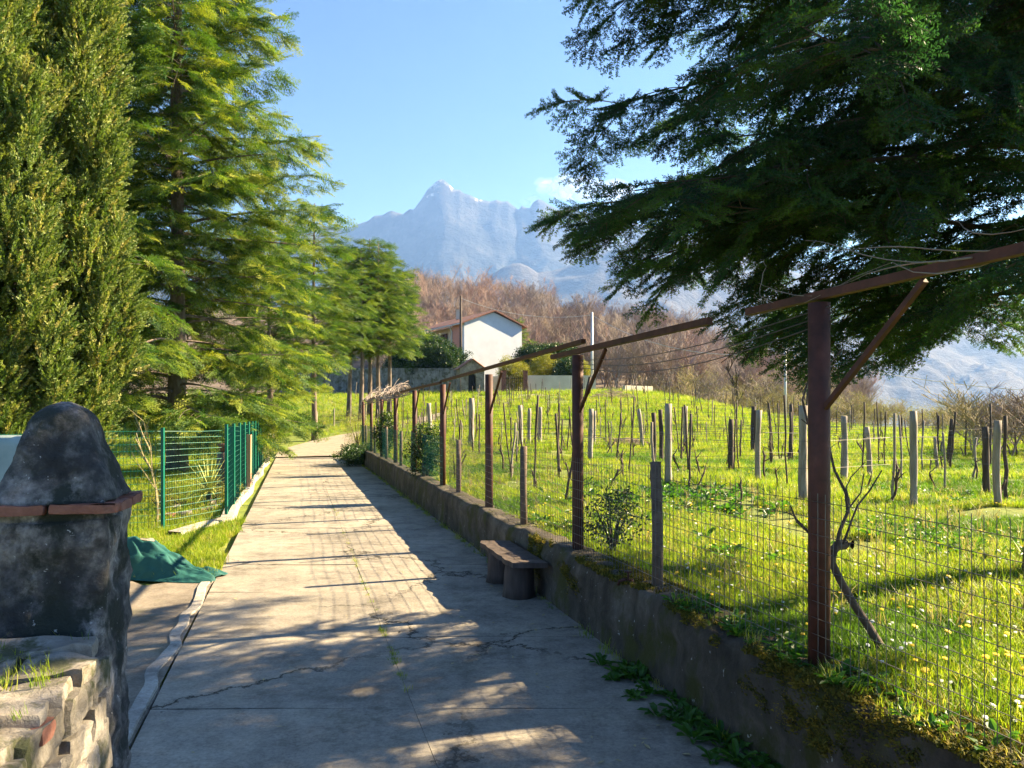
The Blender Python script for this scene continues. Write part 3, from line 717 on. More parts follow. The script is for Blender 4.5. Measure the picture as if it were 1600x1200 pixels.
# the tall sunlit fir on the left
x, y = (277 - 800) / F * 27, 27.0
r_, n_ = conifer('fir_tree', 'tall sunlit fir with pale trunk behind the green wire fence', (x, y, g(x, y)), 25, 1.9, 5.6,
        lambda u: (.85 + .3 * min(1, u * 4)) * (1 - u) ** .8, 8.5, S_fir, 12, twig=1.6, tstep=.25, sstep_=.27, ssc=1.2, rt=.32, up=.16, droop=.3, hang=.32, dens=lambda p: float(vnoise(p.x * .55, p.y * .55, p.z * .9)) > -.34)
print('left fir', n_)
for i, (px, Y, H, h0, L, sd_, lab) in enumerate([
        (492, 44, 13.6, 4.6, 3.4, 21, 'slender fir beside the lane with bare lower trunk, right of the tall fir'),
        (425, 40, 12.5, 2.9, 3.4, 28, 'bushy fir low to the ground between the tall fir and the lane'),
        (545, 54, 12.0, 4.6, 2.9, 22, 'fir with crooked bare trunk at the lane bend, leftmost of the far clump'),
        (563, 52, 11.6, 5.0, 2.8, 23, 'fir with ivy clad trunk at the lane bend, left of a twin'),
        (577, 55, 12.6, 5.2, 2.9, 24, 'fir with thin ivy clad trunk in the clump at the lane bend'),
        (591, 53, 12.2, 5.0, 2.8, 25, 'fir with straight brown trunk in the clump at the lane bend'),
        (608, 55, 11.4, 4.6, 2.7, 26, 'rightmost fir of the clump at the lane bend, broad crown')]):
    x = (px - 800) / F * Y
    conifer('fir_tree', lab, (x, Y, g(x, Y)), H, h0, L, lambda u: (.7 + .5 * min(1, u * 4)) * (1 - u) ** .75, 7.5, S_firfar if Y > 42 else S_fir, sd_,
            twig=1.2, tstep=.36, sstep_=.36, ssc=1.05 if Y > 42 else 1.2, rt=.17, up=.2, droop=.36, group='firs along the left of the lane', hang=.3)

# ------------------------------------------------------------------ cypresses at the far left
def cypress(label, base, H, Rr, seed, z0=1.3):
    r = random.Random(seed); ng_ = np.random.default_rng(seed)
    root = empty('cypress_tree', base, label, 'tree')
    tr = MB(); tr.tube([(0, 0, -.2), (0, 0, H * .5), (0, 0, H * .9)], [.16, .1, .02], 8, True)
    for k in range(5):
        a = k * 1.3; tr.tube([(0, 0, .3), (math.cos(a) * Rr * .3, math.sin(a) * Rr * .3, 1.4), (math.cos(a) * Rr * .5, math.sin(a) * Rr * .5, H * .4)], [.07, .06, .02], 6, False)
    tr.build('trunk', M['bark_dark'], root, True)
    PT = []; DD = []; SS = []
    ncl = int(H * 19)
    for k in range(ncl):
        u = (k + .5) / ncl; a = k * 2.39996 + r.uniform(-.4, .4); z = z0 + (H - z0) * u + r.uniform(-.3, .3)
        env = Rr * min(1, .55 + u * 3) * (1 - max(0, u - .55) * 1.2) * (1 + .18 * math.sin(a * 3 + z * .4))
        rr = env * r.uniform(.55, 1.0); hh = r.uniform(.7, 1.5); cr = r.uniform(.16, .30); n = int(70 * hh)
        t_ = ng_.random(n); th = ng_.random(n) * 6.283
        prad = cr * np.sqrt(ng_.uniform(.2, 1, n)) * np.minimum(1, .45 + t_ * 2.2) * np.minimum(1, (1.02 - t_) * 2.2)
        cx = math.cos(a) * (rr - .12 + .28 * t_ * r.uniform(.3, 1)); cy = math.sin(a) * (rr - .12 + .28 * t_ * r.uniform(.3, 1))
        PT.append(np.stack([cx + np.cos(th) * prad, cy + np.sin(th) * prad, z + hh * (t_ - .4)], 1))
        DD.append(np.stack([np.cos(th) * .55 + math.cos(a) * .3 + ng_.normal(0, .2, n), np.sin(th) * .55 + math.sin(a) * .3 + ng_.normal(0, .2, n), .85 + ng_.normal(0, .25, n)], 1))
        SS.append(ng_.uniform(.55, 1.1, n))
    n = int(260 * H); z = z0 + (H * .95 - z0) * ng_.random(n); th = ng_.random(n) * 6.283; rr = Rr * .5 * np.sqrt(ng_.random(n))
    PT.append(np.stack([np.cos(th) * rr, np.sin(th) * rr, z], 1)); DD.append(np.stack([np.cos(th), np.sin(th), ng_.normal(.6, .3, n)], 1)); SS.append(ng_.uniform(.8, 1.3, n))
    PT = np.concatenate(PT); DD = np.concatenate(DD); SS = np.concatenate(SS)
    o = spread('crown', PT, dir_rot(DD, ng_, 2), SS, S_cyp, ng_, root); tag(o, kind='stuff'); print('cypress', len(PT))
x = (100 - 800) / F * 15.5
cypress('dense sunlit cypress with feathery foliage behind the stone gate pillar', (x, 15.5, g(x, 15.5)), 15, 1.1, 31)
x = (-20 - 800) / F * 14.2
cypress('cypress cut by the left edge of the picture', (x, 14.2, g(x, 14.2)), 14, 1.15, 32, 1.0)

# ------------------------------------------------------------------ rusty trellis along the wall
rq = random.Random(77)
TY = [4.28 + 3.68 * i for i in range(9)]; PS = 2.91; ZT = .60; HP = 2.05
tre = empty('trellis', (WX(PS, TY[0]), TY[0], ZT), 'rusty brown steel post and beam trellis on the low wall', 'trellis')
TL = Vector(tre.location)
def loc_(x, y, z): return Vector((x, y, z)) - TL
for i, y in enumerate(TY):
    m = MB(); x = WX(PS, y); wd = .112
    m.tube([loc_(x, y, ZT - .12), loc_(x, y, ZT + HP * .5), loc_(x, y, ZT + HP - .02)], wd / 2 * 1.05, 16)
    m.build('post', M['rust'], tre, True)
def beam(ya, yb, za, zb, name='beam', wd=.05, ht=.045, ds=0.0):
    m = MB(); m.bar(loc_(WX(PS + ds, ya), ya, za), loc_(WX(PS + ds, yb), yb, zb), wd, ht); return m.build(name, M['rust'], tre)
zt = ZT + HP
beam(1.6, 4.95, zt + .02, zt + .02)
beam(5.42, 8.75, zt + .02, zt + .02, ht=.05)
beam(7.85, 15.6, zt + .115, zt + .055, ds=.02)
beam(15.4, 22.9, zt + .02, zt + .02, ds=-.03)
beam(22.6, 34.2, zt + .055, zt + .04, ds=.02)
for y in TY[:7]:
    m = MB(); x = WX(PS, y)
    m.bar(loc_(WX(PS, y - .03), y - .03, zt - .62), loc_(WX(PS, y - .72), y - .72, zt - .02), .028, .028)
    m.build('brace', M['rust'], tre)
# dry vine canes twisted round the beam, and two sagging wires
def cane_bundle(ya, yb, n, seed, rad=.006, amp=.14, base=0.0):
    r = random.Random(seed); m = MB()
    for k in range(n):
        a = r.uniform(ya, yb - .3); b = min(yb, a + r.uniform(.5, 2.2)); p = []; ph = r.uniform(0, 6.28); steps = 12; am = amp * r.uniform(.3, 1.2); w_ = r.uniform(2, 6); sg = r.uniform(-.25, .3)
        for j in range(steps + 1):
            y = a + (b - a) * j / steps; s = PS + am * math.sin(ph + w_ * j / steps * 2) + r.uniform(-.015, .015)
            p.append(Vector((WX(s, y), y, zt + .05 + am * .9 * math.cos(ph + w_ * j / steps * 1.7) + sg * (j / steps) ** 2 + base)))
        m.tube(p, [rad * r.uniform(.6, 1.3) * (1 - .6 * j / steps) for j in range(steps + 1)], 4, False)
    return m
o = cane_bundle(20, 33, 60, 5, .014, .2).build('vine_canes', M['twig']); tag(o, 'tangle of dry vine canes over the far end of the trellis', 'vine')
o = cane_bundle(2.6, 4.9, 7, 6, .004, .07).build('vine_canes', M['twig_grey']); tag(o, 'dry vine tendrils curling round the nearest trellis post top', 'vine')
m = MB()
for k in range(3):
    p = []
    for j in range(13):
        t_ = j / 12; y = 8.2 - 4.0 * t_; p.append((WX(PS + .02 * k, y), y, zt - .05 - .035 * k - (.10 + .03 * k) * math.sin(t_ * 3.14)))
    m.tube(p, .0035, 4, False)
o = m.build('trellis_wire', M['wire']); tag(o, 'thin wires sagging under the beam of the rusty trellis', 'wire')

# ------------------------------------------------------------------ wire fence on the wall
fe = empty('wire_fence', (WX(PS - .03, 6), 6, ZT), 'wire mesh fence with short round posts on the low wall', 'fence'); FL = Vector(fe.location)
SY = [2.45, 6.2, 9.85, 13.85, 17.6, 19.4, 21.5, 25.0, 28.7, 32.4]
for y in SY:
    m = MB(); h = 1.0 + rq.uniform(-.04, .05); x = WX(PS, y)
    m.tube([Vector((x, y, ZT - .12)) - FL, Vector((x + rq.uniform(-.01, .01), y, ZT + h * .5)) - FL, Vector((x + rq.uniform(-.02, .02), y, ZT + h)) - FL], [.046, .045, .043], 12, True, .05, rq)
    m.build('post', M['concrete_post'], fe, True)
def mesh_panel(path, z0, h, vs_, hs, rad, seed, sag=.012):
    """path: list of (x, y, z) base points; welded mesh of thin wires"""
    r = random.Random(seed); m = MB()
    P_ = [Vector(p) for p in path]; cum = [0]
    for a, b in zip(P_[:-1], P_[1:]): cum.append(cum[-1] + (b - a).length)
    def at_(d):
        for i in range(len(P_) - 1):
            if d <= cum[i + 1] or i == len(P_) - 2:
                return P_[i].lerp(P_[i + 1], (d - cum[i]) / max(1e-6, cum[i + 1] - cum[i]))
    d = 0
    while d < cum[-1]:
        p = at_(d); wv = sag * math.sin(d * 2.1 + seed)
        m.tube([p + Vector((wv, 0, z0)), p + Vector((wv * .5, 0, z0 + h + .015 * math.sin(d * 1.7)))], rad, 3, False); d += vs_
    for k in range(int(h / hs) + 1):
        z = z0 + min(h, hs * k); n = max(2, int(cum[-1] / .5)); pp = []
        for j in range(n + 1):
            d = cum[-1] * j / n; pp.append(at_(d) + Vector((sag * math.sin(d * 2.1 + seed), 0, z + .012 * math.sin(d * 1.7 + k * .3) * k * hs)))
        m.tube(pp, rad, 3, False)
    return m
ypan = list(np.arange(1.4, 15.01, 1.0))
m = mesh_panel([Vector((WX(PS - .06, y), y, 0)) - Vector((FL.x, FL.y, 0)) - Vector((0, 0, FL.z)) for y in ypan], ZT + .02, .97, .062, .09, .0024, 3)
tag(m.build('mesh', M['wire'], fe), kind='stuff')
ypan = list(np.arange(15, 34.6, 1.4))
m = mesh_panel([Vector((WX(PS - .06, y), y, 0)) - Vector((FL.x, FL.y, 0)) - Vector((0, 0, FL.z)) for y in ypan], ZT + .02, .97, .10, .12, .0028, 4)
tag(m.build('mesh', M['wire_green'], fe), kind='stuff')

# ------------------------------------------------------------------ plank bench on stumps, tap
ZB = .44
by0, by1 = 8.15, 9.6
be = empty('bench', (WX(2.48, 8.9), 8.9, 0), 'weathered plank bench on log stumps against the low wall', 'bench'); BL = Vector(be.location)
m = MB(); n = 15
for i in range(n):
    pass
A = []
for (sa, sb) in ((2.27, 2.66),):
    vs_ = []
    for z in (ZB - .055, ZB):
        for k in range(n):
            y = by0 + (by1 - by0) * k / (n - 1)
            for s in (sa + .012 * math.sin(k * 1.9) + (.02 if k in (0, n - 1) else 0), sb): vs_.append(Vector((WX(s, y), y, z + .004 * math.sin(k * 2.3))) - BL)
    fs = []; q = 2 * n
    for k in range(n - 1):
        a = 2 * k; fs += [(a, a + 2, a + 3, a + 1), (q + a, q + a + 1, q + a + 3, q + a + 2), (a, q + a, q + a + 2, a + 2), (a + 1, a + 3, q + a + 3, q + a + 1)]
    fs += [(0, 1, q + 1, q), (2 * n - 2, q + 2 * n - 2, q + 2 * n - 1, 2 * n - 1)]
    m.add(vs_, fs)
m.build('seat', M['wood_dark'], be)
for (y, s, r0) in ((8.5, 2.46, .17), (9.3, 2.45, .15)):
    m = MB(); m.tube([Vector((WX(s, y), y, z)) - BL for z in (-.01, .1, .25, ZB - .056)], [r0 * 1.1, r0, r0 * .97, r0 * .95], 14, True, .12, rq); m.build('stump', M['wood_dark'], be, True)
tx, ty = WX(2.74, 6.35), 6.35
tap = empty('tap', (tx, ty, .61), 'small rusty garden tap on the edge of the low wall', 'tap')
m = MB(); m.tube([(.06, 0, -.02), (.03, 0, .035), (-.03, 0, .04), (-.075, 0, .025), (-.085, 0, -.01)], [.014, .014, .015, .012, .011], 8); m.build('spout', M['rust'], tap, True)
m = MB(); m.tube([(0, 0, .03), (0, 0, .095)], [.012, .008], 8); m.bar((-.03, 0, .1), (.03, 0, .1), .01, .012); m.build('handle', M['rust'], tap)

# ------------------------------------------------------------------ gate pillar and stone wall at the left
d_ = Vector((-.27, .963, 0)).normalized(); e_ = Vector((-.963, -.27, 0)).normalized()
PF = Vector((-1.585, 3.0, 0)); PW, PD = .40, .46
pc = PF + e_ * PW / 2 + d_ * PD / 2
pil = empty('gate_pillar', pc, 'weathered blackened stone gate pillar with pyramid cap', 'pillar')
Mp = Matrix((-e_, d_, Vector((0, 0, 1)))).transposed()
def rough_loft(levels, ns, amp, seed, fr=6.0, closed_top=True):
    """levels: (z, half width, half depth, roundness)"""
    m = MB(); ring = []
    vs_ = []
    for (z, hx, hy, rd) in levels:
        for k in range(ns):
            a = 2 * math.pi * (k + .5) / ns; c, s = math.cos(a), math.sin(a)
            p_ = 2 / max(.05, rd); den = (abs(c) ** p_ + abs(s) ** p_) ** (1 / p_)
            x, y = hx * c / den, hy * s / den
            n = float(fbm(x * fr + seed, y * fr, z * fr, 4)) * amp * 1.6
            v = Vector((x, y, 0)); v += v.normalized() * n if v.length > 1e-4 else Vector()
            vs_.append(Vector((v.x, v.y, z + (float(vnoise(x * fr, y * fr, z * 3 + 8)) * amp * .5))))
    fs = []
    L_ = len(levels)
    for i in range(L_ - 1):
        for k in range(ns): fs.append((i * ns + k, i * ns + (k + 1) % ns, (i + 1) * ns + (k + 1) % ns, (i + 1) * ns + k))
    fs.append(tuple((L_ - 1) * ns + k for k in range(ns))); fs.append(tuple(range(ns - 1, -1, -1)))
    m.add([Mp @ v for v in vs_], fs); return m
lv = [(z, PW / 2, PD / 2, .16) for z in np.arange(-.05, 1.60, .022)]
rough_loft(lv, 110, .034, 3, 8).build('shaft', M['pillar'], pil, True)
lv = []
for i in range(30):
    t_ = i / 29; z = 1.665 + .39 * t_
    k = 1 - t_ * .60 if t_ < .74 else (1 - .74 * .60) * math.sqrt(max(.012, 1 - ((t_ - .74) / .262) ** 2))
    lv.append((z, .208 * k, .238 * k, .22 + .3 * t_))
rough_loft(lv, 90, .016, 9, 9).build('cap', M['pillar'], pil, True)
# ledge of thin bricks under the cap
def blockmesh(sx, sy, sz, seed, amp=.006, sub=4):
    m = MB(); r = random.Random(seed)
    import itertools
    def pt(u, v, w_):
        x, y, z = (u - .5) * sx, (v - .5) * sy, (w_ - .5) * sz
        # round the corners a little, then roughen
        for_ = float(fbm(x * 14 + seed * 3.1, y * 14, z * 14, 3)) * amp
        c = Vector((x, y, z)); k = 1 - .02 * ((abs(u - .5) * 2) ** 4 * (abs(v - .5) * 2) ** 4 + (abs(v - .5) * 2) ** 4 * (abs(w_ - .5) * 2) ** 4 + (abs(u - .5) * 2) ** 4 * (abs(w_ - .5) * 2) ** 4)
        return c * k + Vector((for_, float(vnoise(y * 11, x * 11, z * 11 + seed)) * amp, float(vnoise(z * 9, x * 9 + seed, y * 9)) * amp * 1.3))
    for ax in range(3):
        for sd2 in (0, 1):
            vs_ = []
            for i in range(sub + 1):
                for j in range(sub + 1):
                    q = [0, 0, 0]; q[ax] = sd2; q[(ax + 1) % 3] = i / sub; q[(ax + 2) % 3] = j / sub; vs_.append(pt(*q))
            fs = []
            for i in range(sub):
                for j in range(sub):
                    a = i * (sub + 1) + j; f_ = (a, a + sub + 1, a + sub + 2, a + 1); fs.append(f_ if sd2 else f_[::-1])
            m.add(vs_, fs)
    return m
k = 0
for (ax, sgn) in ((0, -1), (1, 1), (0, 1), (1, -1)):      # four sides, bricks end to end
    L_ = PW + .10 if ax == 0 else PD - .035
    nb = 2 if ax == 0 else 2
    for j in range(nb):
        bl = L_ / nb; off = -L_ / 2 + bl * (j + .5); wd = .075
        cx, cy = (off, sgn * (PD / 2 + .008)) if ax == 0 else (sgn * (PW / 2 + .012), off)
        size = (bl - .012, wd, .036) if ax == 0 else (wd, bl - .012, .036)
        b = blockmesh(*size, 40 + k, .006, 4); k += 1
        me = b.mesh('brick', M['brick'], True)
        for v in me.vertices: v.co = Mp @ (v.co + Vector((cx, cy, 1.64 + rq.uniform(-.004, .004))))
        link('brick', me, pil)
m = MB(); m.box((0, 0, 1.625), (PW - .02, PD - .02, .10), Mp); m.build('bedding', M['pillar'], pil)

sw = empty('stone_wall', PF - d_ * .9, 'rubble stone wall with flat capstones in front of the gate pillar', 'wall'); SL = Vector(sw.location)
def swp(a, b, z): return PF - d_ * a + e_ * b + Vector((0, 0, z)) - SL    # a: towards the viewer, b: leftwards
ctr = MB(); Ms = Matrix((-e_, d_, Vector((0, 0, 1)))).transposed()
ctr.box(swp(1.25, .285, .515), (.52, 2.46, 1.05), Ms); ctr.build('mortar', M['stone_dark'], sw)
k = 0
rw = random.Random(21)
a = .03
while a < 2.3:                                         # capstones: uneven flat slabs laid across the top, tilted and broken
    la = rw.uniform(.15, .30); split = rw.random() < .45; b0 = rw.uniform(-.03, .03)
    spans = [(b0, .57)] if not split else [(b0, b0 + rw.uniform(.18, .36))]
    if split: spans.append((spans[0][1] + .008, .58))
    for (b1, b2) in spans:
        hz_ = rw.uniform(.045, .085)
        bm_ = blockmesh(b2 - b1 - .008, la - .004, hz_, 100 + k, .017, 9); k += 1
        me = bm_.mesh('stone', M['stone'], False)
        tilt = Matrix.Rotation(rw.uniform(.0, .12), 3, 'X') @ Matrix.Rotation(rw.uniform(-.05, .05), 3, 'Y') @ Matrix.Rotation(rw.uniform(-.12, .12), 3, 'Z')
        c = swp(a + la / 2, (b1 + b2) / 2, 1.13 - .10 * min(1, a) + rw.uniform(-.015, .02))
        for v in me.vertices: v.co = Ms @ (tilt @ v.co) + c
        link('stone', me, sw)
    a += la
z = .02
while z < 1.04:                                        # face stones towards the lane
    hz_ = rw.uniform(.10, .19); a = .0
    while a < 2.3:
        la = rw.uniform(.16, .42)
        bm_ = blockmesh(.10, la - .012, min(hz_, 1.06 - z) - .008, 300 + k, .024, 7); k += 1
        me = bm_.mesh('stone', M['stone'] if rw.random() < .4 else M['stone_dark'], False); c = swp(a + la / 2, .035 + rw.uniform(-.012, .02), z + hz_ / 2)
        for v in me.vertices: v.co = Ms @ v.co + c
        link('stone', me, sw); a += la
    z += hz_
for (a, b, z) in ((.72, .13, 1.12), (.98, .09, 1.0)):  # broken bricks set in the wall
    me = blockmesh(.13, .11, .05, 500 + k, .01, 4).mesh('brick', M['brick'], True); k += 1
    c = swp(a, b - .07, z - .06)
    for v in me.vertices: v.co = Ms @ v.co + c
    link('brick', me, sw)

# ------------------------------------------------------------------ pale shade netting behind the pillar
def cloth(nx, ny, fn, name, mat, parent=None, thick=.0):
    A = np.zeros((nx, ny, 3))
    for i in range(nx):
        for j in range(ny): A[i, j] = fn(i / (nx - 1), j / (ny - 1))
    o = link(name, grid_mesh(name, A, mat), parent)
    if thick:
        md = o.modifiers.new('thick', 'SOLIDIFY'); md.thickness = thick
    return o
M['net'] = pm('net', [(.3, (.28, .36, .34)), (.7, (.42, .50, .47))], 3, .9, .5, .004, 220)
M['tarp'] = pm('tarp', [(.3, (.008, .06, .052)), (.7, (.02, .11, .095))], 3, .7, .6, .012, 14)
ns = empty('netting_screen', (-5.6, 8, 0), 'pale green shade netting stretched on wire behind the gate pillar', 'screen')
cloth(40, 16, lambda u, v: (-1.6 + 2.6 * u, .03 * math.sin(u * 9) + .05 * float(vnoise(u * 6, v * 4, 2)), .05 + 1.72 * v - .03 * math.sin(u * 6.28) * v), 'netting', M['net'], ns, .003)
for px_ in (-1.6, -.3, 1.0):
    m = MB(); m.tube([(px_, .05, -.05), (px_, .05, 1.82)], .022, 8); m.build('post', M['greenpost'], ns)
# green tarpaulin heap on the verge
def tarpf(u, v):
    # u: across, v: along; a slumped sheet with folds
    x = -5.75 + 2.12 * v; yb = 9.25 + .10 * math.sin(v * 5) ; y = yb + 1.05 * u * (1 - .45 * v)
    prof_ = math.sin(math.pi * min(1, u * 1.0)) ** .8
    h = .56 * prof_ * (1 - v) ** .55 * (1 - .25 * math.sin(v * 9))
    f = .05 * float(vnoise(u * 5 + v * 3, v * 6, 1)) - .12 * abs(float(vnoise(u * 6 - v * 5, v * 9 + u * 4, 6))) - .04 * abs(float(vnoise(u * 13 + v * 9, v * 17 - u * 8, 2))) + .02 * math.sin((u * 7 + v * 16 + 2 * float(vnoise(u * 3, v * 3, 4)))) * (.4 + .6 * prof_) + .02 * float(vnoise(u * 14, v * 18, 3))
    return (x + .05 * math.sin(u * 9), y, max(.012, h + f * min(1, 1.4 - v) + .02))
o = cloth(60, 80, tarpf, 'tarpaulin', M['tarp'], None, .004); tag(o, 'crumpled dark green tarpaulin heaped on the grass verge', 'tarpaulin')
o.data.name = 'tarpaulin'
me = blockmesh(.16, .10, .08, 777, .02, 4).mesh('stone', M['stone'], True)
o = link('stone', me, None, (-4.62, 9.72, .40), (.2, .1, .5)); tag(o, 'pale stone weighing down the green tarpaulin', 'stone')

# ------------------------------------------------------------------ green wire fence on the left
gf = empty('garden_fence', (WX(-1.45, 14.8), 14.8, 0), 'green wire mesh garden fence with green posts along the lane', 'fence'); GL = Vector(gf.location)
corner = Vector((WX(-1.42, 14.8), 14.8, .04)); leftp = Vector((-6.05, 13.3, .02)); leftq = Vector((-8.2, 12.2, .02))
run = [Vector((WX(-1.36, y), y, .06 + g(WX(-1.36, y), y))) for y in np.arange(14.8, 40.2, 1.7)]
for p in [leftq, leftp] + run:
    m = MB(); m.bar(p - GL - Vector((0, 0, .1)), p - GL + Vector((0, 0, 1.78)), .05, .05, (0, 1, 0)); m.build('post', M['greenpost'], gf)
m = mesh_panel([leftq - GL, leftp - GL, corner - GL], .05, 1.66, .055, .11, .0038, 7); tag(m.build('mesh', M['wire_green'], gf), kind='stuff')
m = mesh_panel([p - GL for p in run], .05, 1.66, .075, .11, .006, 8); tag(m.build('mesh', M['wire_green'], gf), kind='stuff')
p = Vector((WX(-1.30, 20.6), 20.6, 0)); wp = MB(); wp.bar(Vector((0, 0, -.05)), Vector((.01, 0, 1.50)), .13, .09, (0, 1, 0))
o = wp.build('wooden_post', M['wood_tan'], None, False, p); tag(o, 'tan wooden post standing at the green fence', 'post')

# ------------------------------------------------------------------ the small garden behind it
def bare_shrub(seed, h, n, spread_, rad, depth=2):
    r = random.Random(seed); m = MB()
    def grow(p, d, l, rr, lev):
        pts = [p]; q = p.copy(); dd = d.copy()
        for i in range(4):
            dd = (dd + Vector((r.uniform(-.2, .2), r.uniform(-.2, .2), .06))).normalized(); q = q + dd * l / 4; pts.append(q.copy())
        m.tube(pts, [rr, rr * .9, rr * .75, rr * .6, rr * .4], 4 if lev < 2 else 3, False)
        if lev < depth:
            for k in range(r.randint(3, 5)):
                i = r.randint(1, 4); a = r.uniform(0, 6.28)
                nd = (dd + Vector((math.cos(a), math.sin(a), r.uniform(-.1, .5))) * .75).normalized(); grow(pts[i], nd, l * r.uniform(.45, .7), rr * .5, lev + 1)
    for k in range(n):
        a = r.uniform(0, 6.28); grow(Vector((r.uniform(-.05, .05), r.uniform(-.05, .05), -.02)), Vector((math.cos(a) * spread_, math.sin(a) * spread_, 1)).normalized(), h * r.uniform(.6, .9), rad, 0)
    return m
x, y, z = hit(222, 826); o = bare_shrub(3, 1.7, 1, .1, .03, 2).build('sapling', M['twig_straw'], None, False, (x, y + .6, z)); tag(o, 'thin bare sapling behind the green fence near the pillar', 'sapling')
# spiky yucca
x, y, z = hit(297, 800); yu = empty('yucca_plant', (x, y + 1.0, z), 'spiky yellow green yucca in the garden behind the fence', 'plant')
m = MB(); m.tube([(0, 0, -.02), (0, 0, .3)], [.07, .06], 8); m.build('stem', M['bark_dark'], yu)
m = MB(); r = random.Random(8)
for k in range(85):
    a = r.uniform(0, 6.28); el = r.uniform(-.2, 1.5); L = r.uniform(.65, .95); d = Vector((math.cos(a) * math.cos(el), math.sin(a) * math.cos(el), math.sin(el)))
    s = d.cross(Vector((0, 0, 1))).normalized() * .017; p0 = Vector((0, 0, .28 + .1 * r.random())); p1 = p0 + d * L * .5; p2 = p0 + d * L - Vector((0, 0, .16 * L * math.cos(el)))
    m.add([p0 - s * .6, p0 + s * .6, p1 + s, p1 - s, p2], [(0, 1, 2, 3), (3, 2, 4)])
M['yucca'] = pm('yucca', [(.3, (.32, .37, .08)), (.7, (.5, .5, .16))], 2, .5, 0)
m.build('leaves', M['yucca'], yu)
x, y, z = hit(338, 752); st = MB(); st.tube([(0, 0, -.05), (0, 0, .25), (.01, 0, .75), (.01, 0, 1.12)], [.24, .2, .19, .18], 14, True, .15, random.Random(4))
stump_xy = (-6.95, 18.6); o = st.build('tree_stump', M['bark_fir'], None, True, (*stump_xy, .0)); tag(o, 'pale tree stump carrying a terracotta pot in the garden', 'stump')
pot = empty('flower_pot', (*stump_xy, 1.11), 'terracotta pot standing on the garden stump', 'pot')
m = MB(); m.tube([(0, 0, 0), (0, 0, .17), (0, 0, .171), (0, 0, .22)], [.10, .15, .17, .17], 16); m.build('bowl', M['brick'], pot, True)
r = random.Random(14)
for k in range(16):
    t_ = k / 15; px_, py_ = 262 + 95 * t_ + r.uniform(-14, 14), 826 - 30 * t_ + r.uniform(-26, 4)
    x, y, z = hit(px_, py_); y += .9; x -= .25
    sz = r.uniform(.12, .26)
    me = blockmesh(sz, sz * .8, sz * .6, 900 + k, .03, 4).mesh('rock', M['stone'] if k % 3 else M['brick'], True)
    o = link('rock', me, None, (x, y, z + sz * .18), (0, 0, r.uniform(0, 3))); tag(o, 'rock edging the flower bed round the yucca', 'rock', 'rocks round the yucca bed')

# ------------------------------------------------------------------ vineyard: thick weathered posts, placed one by one
thick = [  # column, top row, base row, width in the photograph, lean, dark, label
 (1044, 631, 756, 11, .0, 0, 'tallest pale post of a group of three left of mid vineyard'),
 (1021, 645, 722, 7, .01, 1, 'dark thin post behind the short fence post, left of a group of three'),
 (1033, 640, 720, 7, -.01, 1, 'dark post in the middle of a group of three close posts'),
 (1071, 635, 699, 7, .0, 0, 'brown post further back, right of the group of three'),
 (922, 639, 720, 8, .02, 0, 'pale post just right of the second trellis post'),
 (928, 642, 697, 5, .02, 0, 'thin post close behind the pale post by the second trellis post'),
 (1003, 639, 699, 6, -.07, 0, 'leaning post beside the low brush pile'),
 (1142, 655, 735, 8, .0, 1, 'short dark post alone in mid vineyard'),
 (1185, 641, 755, 9, .0, 0, 'straight grey post left of the nearest trellis post'),
 (1177, 635, 707, 7, .0, 1, 'dark mossy post close behind a straight grey post'),
 (1234, 632, 719, 6, .03, 1, 'slim brown post at the foot of the metal pole'),
 (1256, 634, 786, 13, -.01, 0, 'thick crooked pale post left of the nearest trellis post'),
 (1318, 650, 750, 10, .02, 0, 'tapered grey post right of the nearest trellis post'),
 (1359, 667, 746, 8, -.05, 0, 'crooked wavy post in the right of the vineyard'),
 (1427, 643, 794, 11, .0, 0, 'straight square cut post alone in the right of the vineyard'),
 (1483, 655, 728, 6, .05, 1, 'knotty dark stick post before the bare thicket'),
 (1466, 683, 732, 5, -.12, 0, 'short leaning post before the bare thicket'),
 (1542, 667, 775, 10, -.03, 1, 'blackened post beside a pale one at the far right'),
 (1560, 657, 789, 11, -.02, 0, 'pale post beside a blackened one at the far right'),
 (672, 630, 679, 7, -.04, 0, 'whitish post behind the fence near the evergreen shrub'),
 (735, 622, 698, 9, .03, 0, 'thick pale end post beside the third trellis post'),
 (813, 633, 700, 7, .0, 0, 'leftmost of three evenly spaced posts behind a short fence post'),
 (827, 638, 697, 6, .0, 0, 'middle of three evenly spaced posts behind a short fence post'),
 (844, 636, 695, 6, .0, 0, 'rightmost of three evenly spaced posts behind a short fence post')]
rp = random.Random(9)
for (px, yt, yb, wpx, lean, dark, lab) in thick:
    x, y, z = hit(px, yb); H = (yb - yt) / F * y; rr = max(.03, wpx / F * y / 2); m = MB(); pts = []; n = 7
    bx, bw = rp.uniform(-.03, .03), rp.uniform(-.03, .03)
    for i in range(n + 1):
        t_ = i / n; pts.append((lean * H * t_ + bx * math.sin(t_ * 4), bw * math.sin(t_ * 3.4), -.1 + (H + .1) * t_))
    m.tube(pts, [rr * rp.uniform(.93, 1.06) * (1.06 - .12 * i / n) for i in range(n + 1)], 10, True, .26, rp)
    o = m.build('vineyard_post', M['wood_dark' if dark else 'wood_post'], None, True, (x, y, z)); tag(o, lab, 'post', 'thick posts in the vineyard')

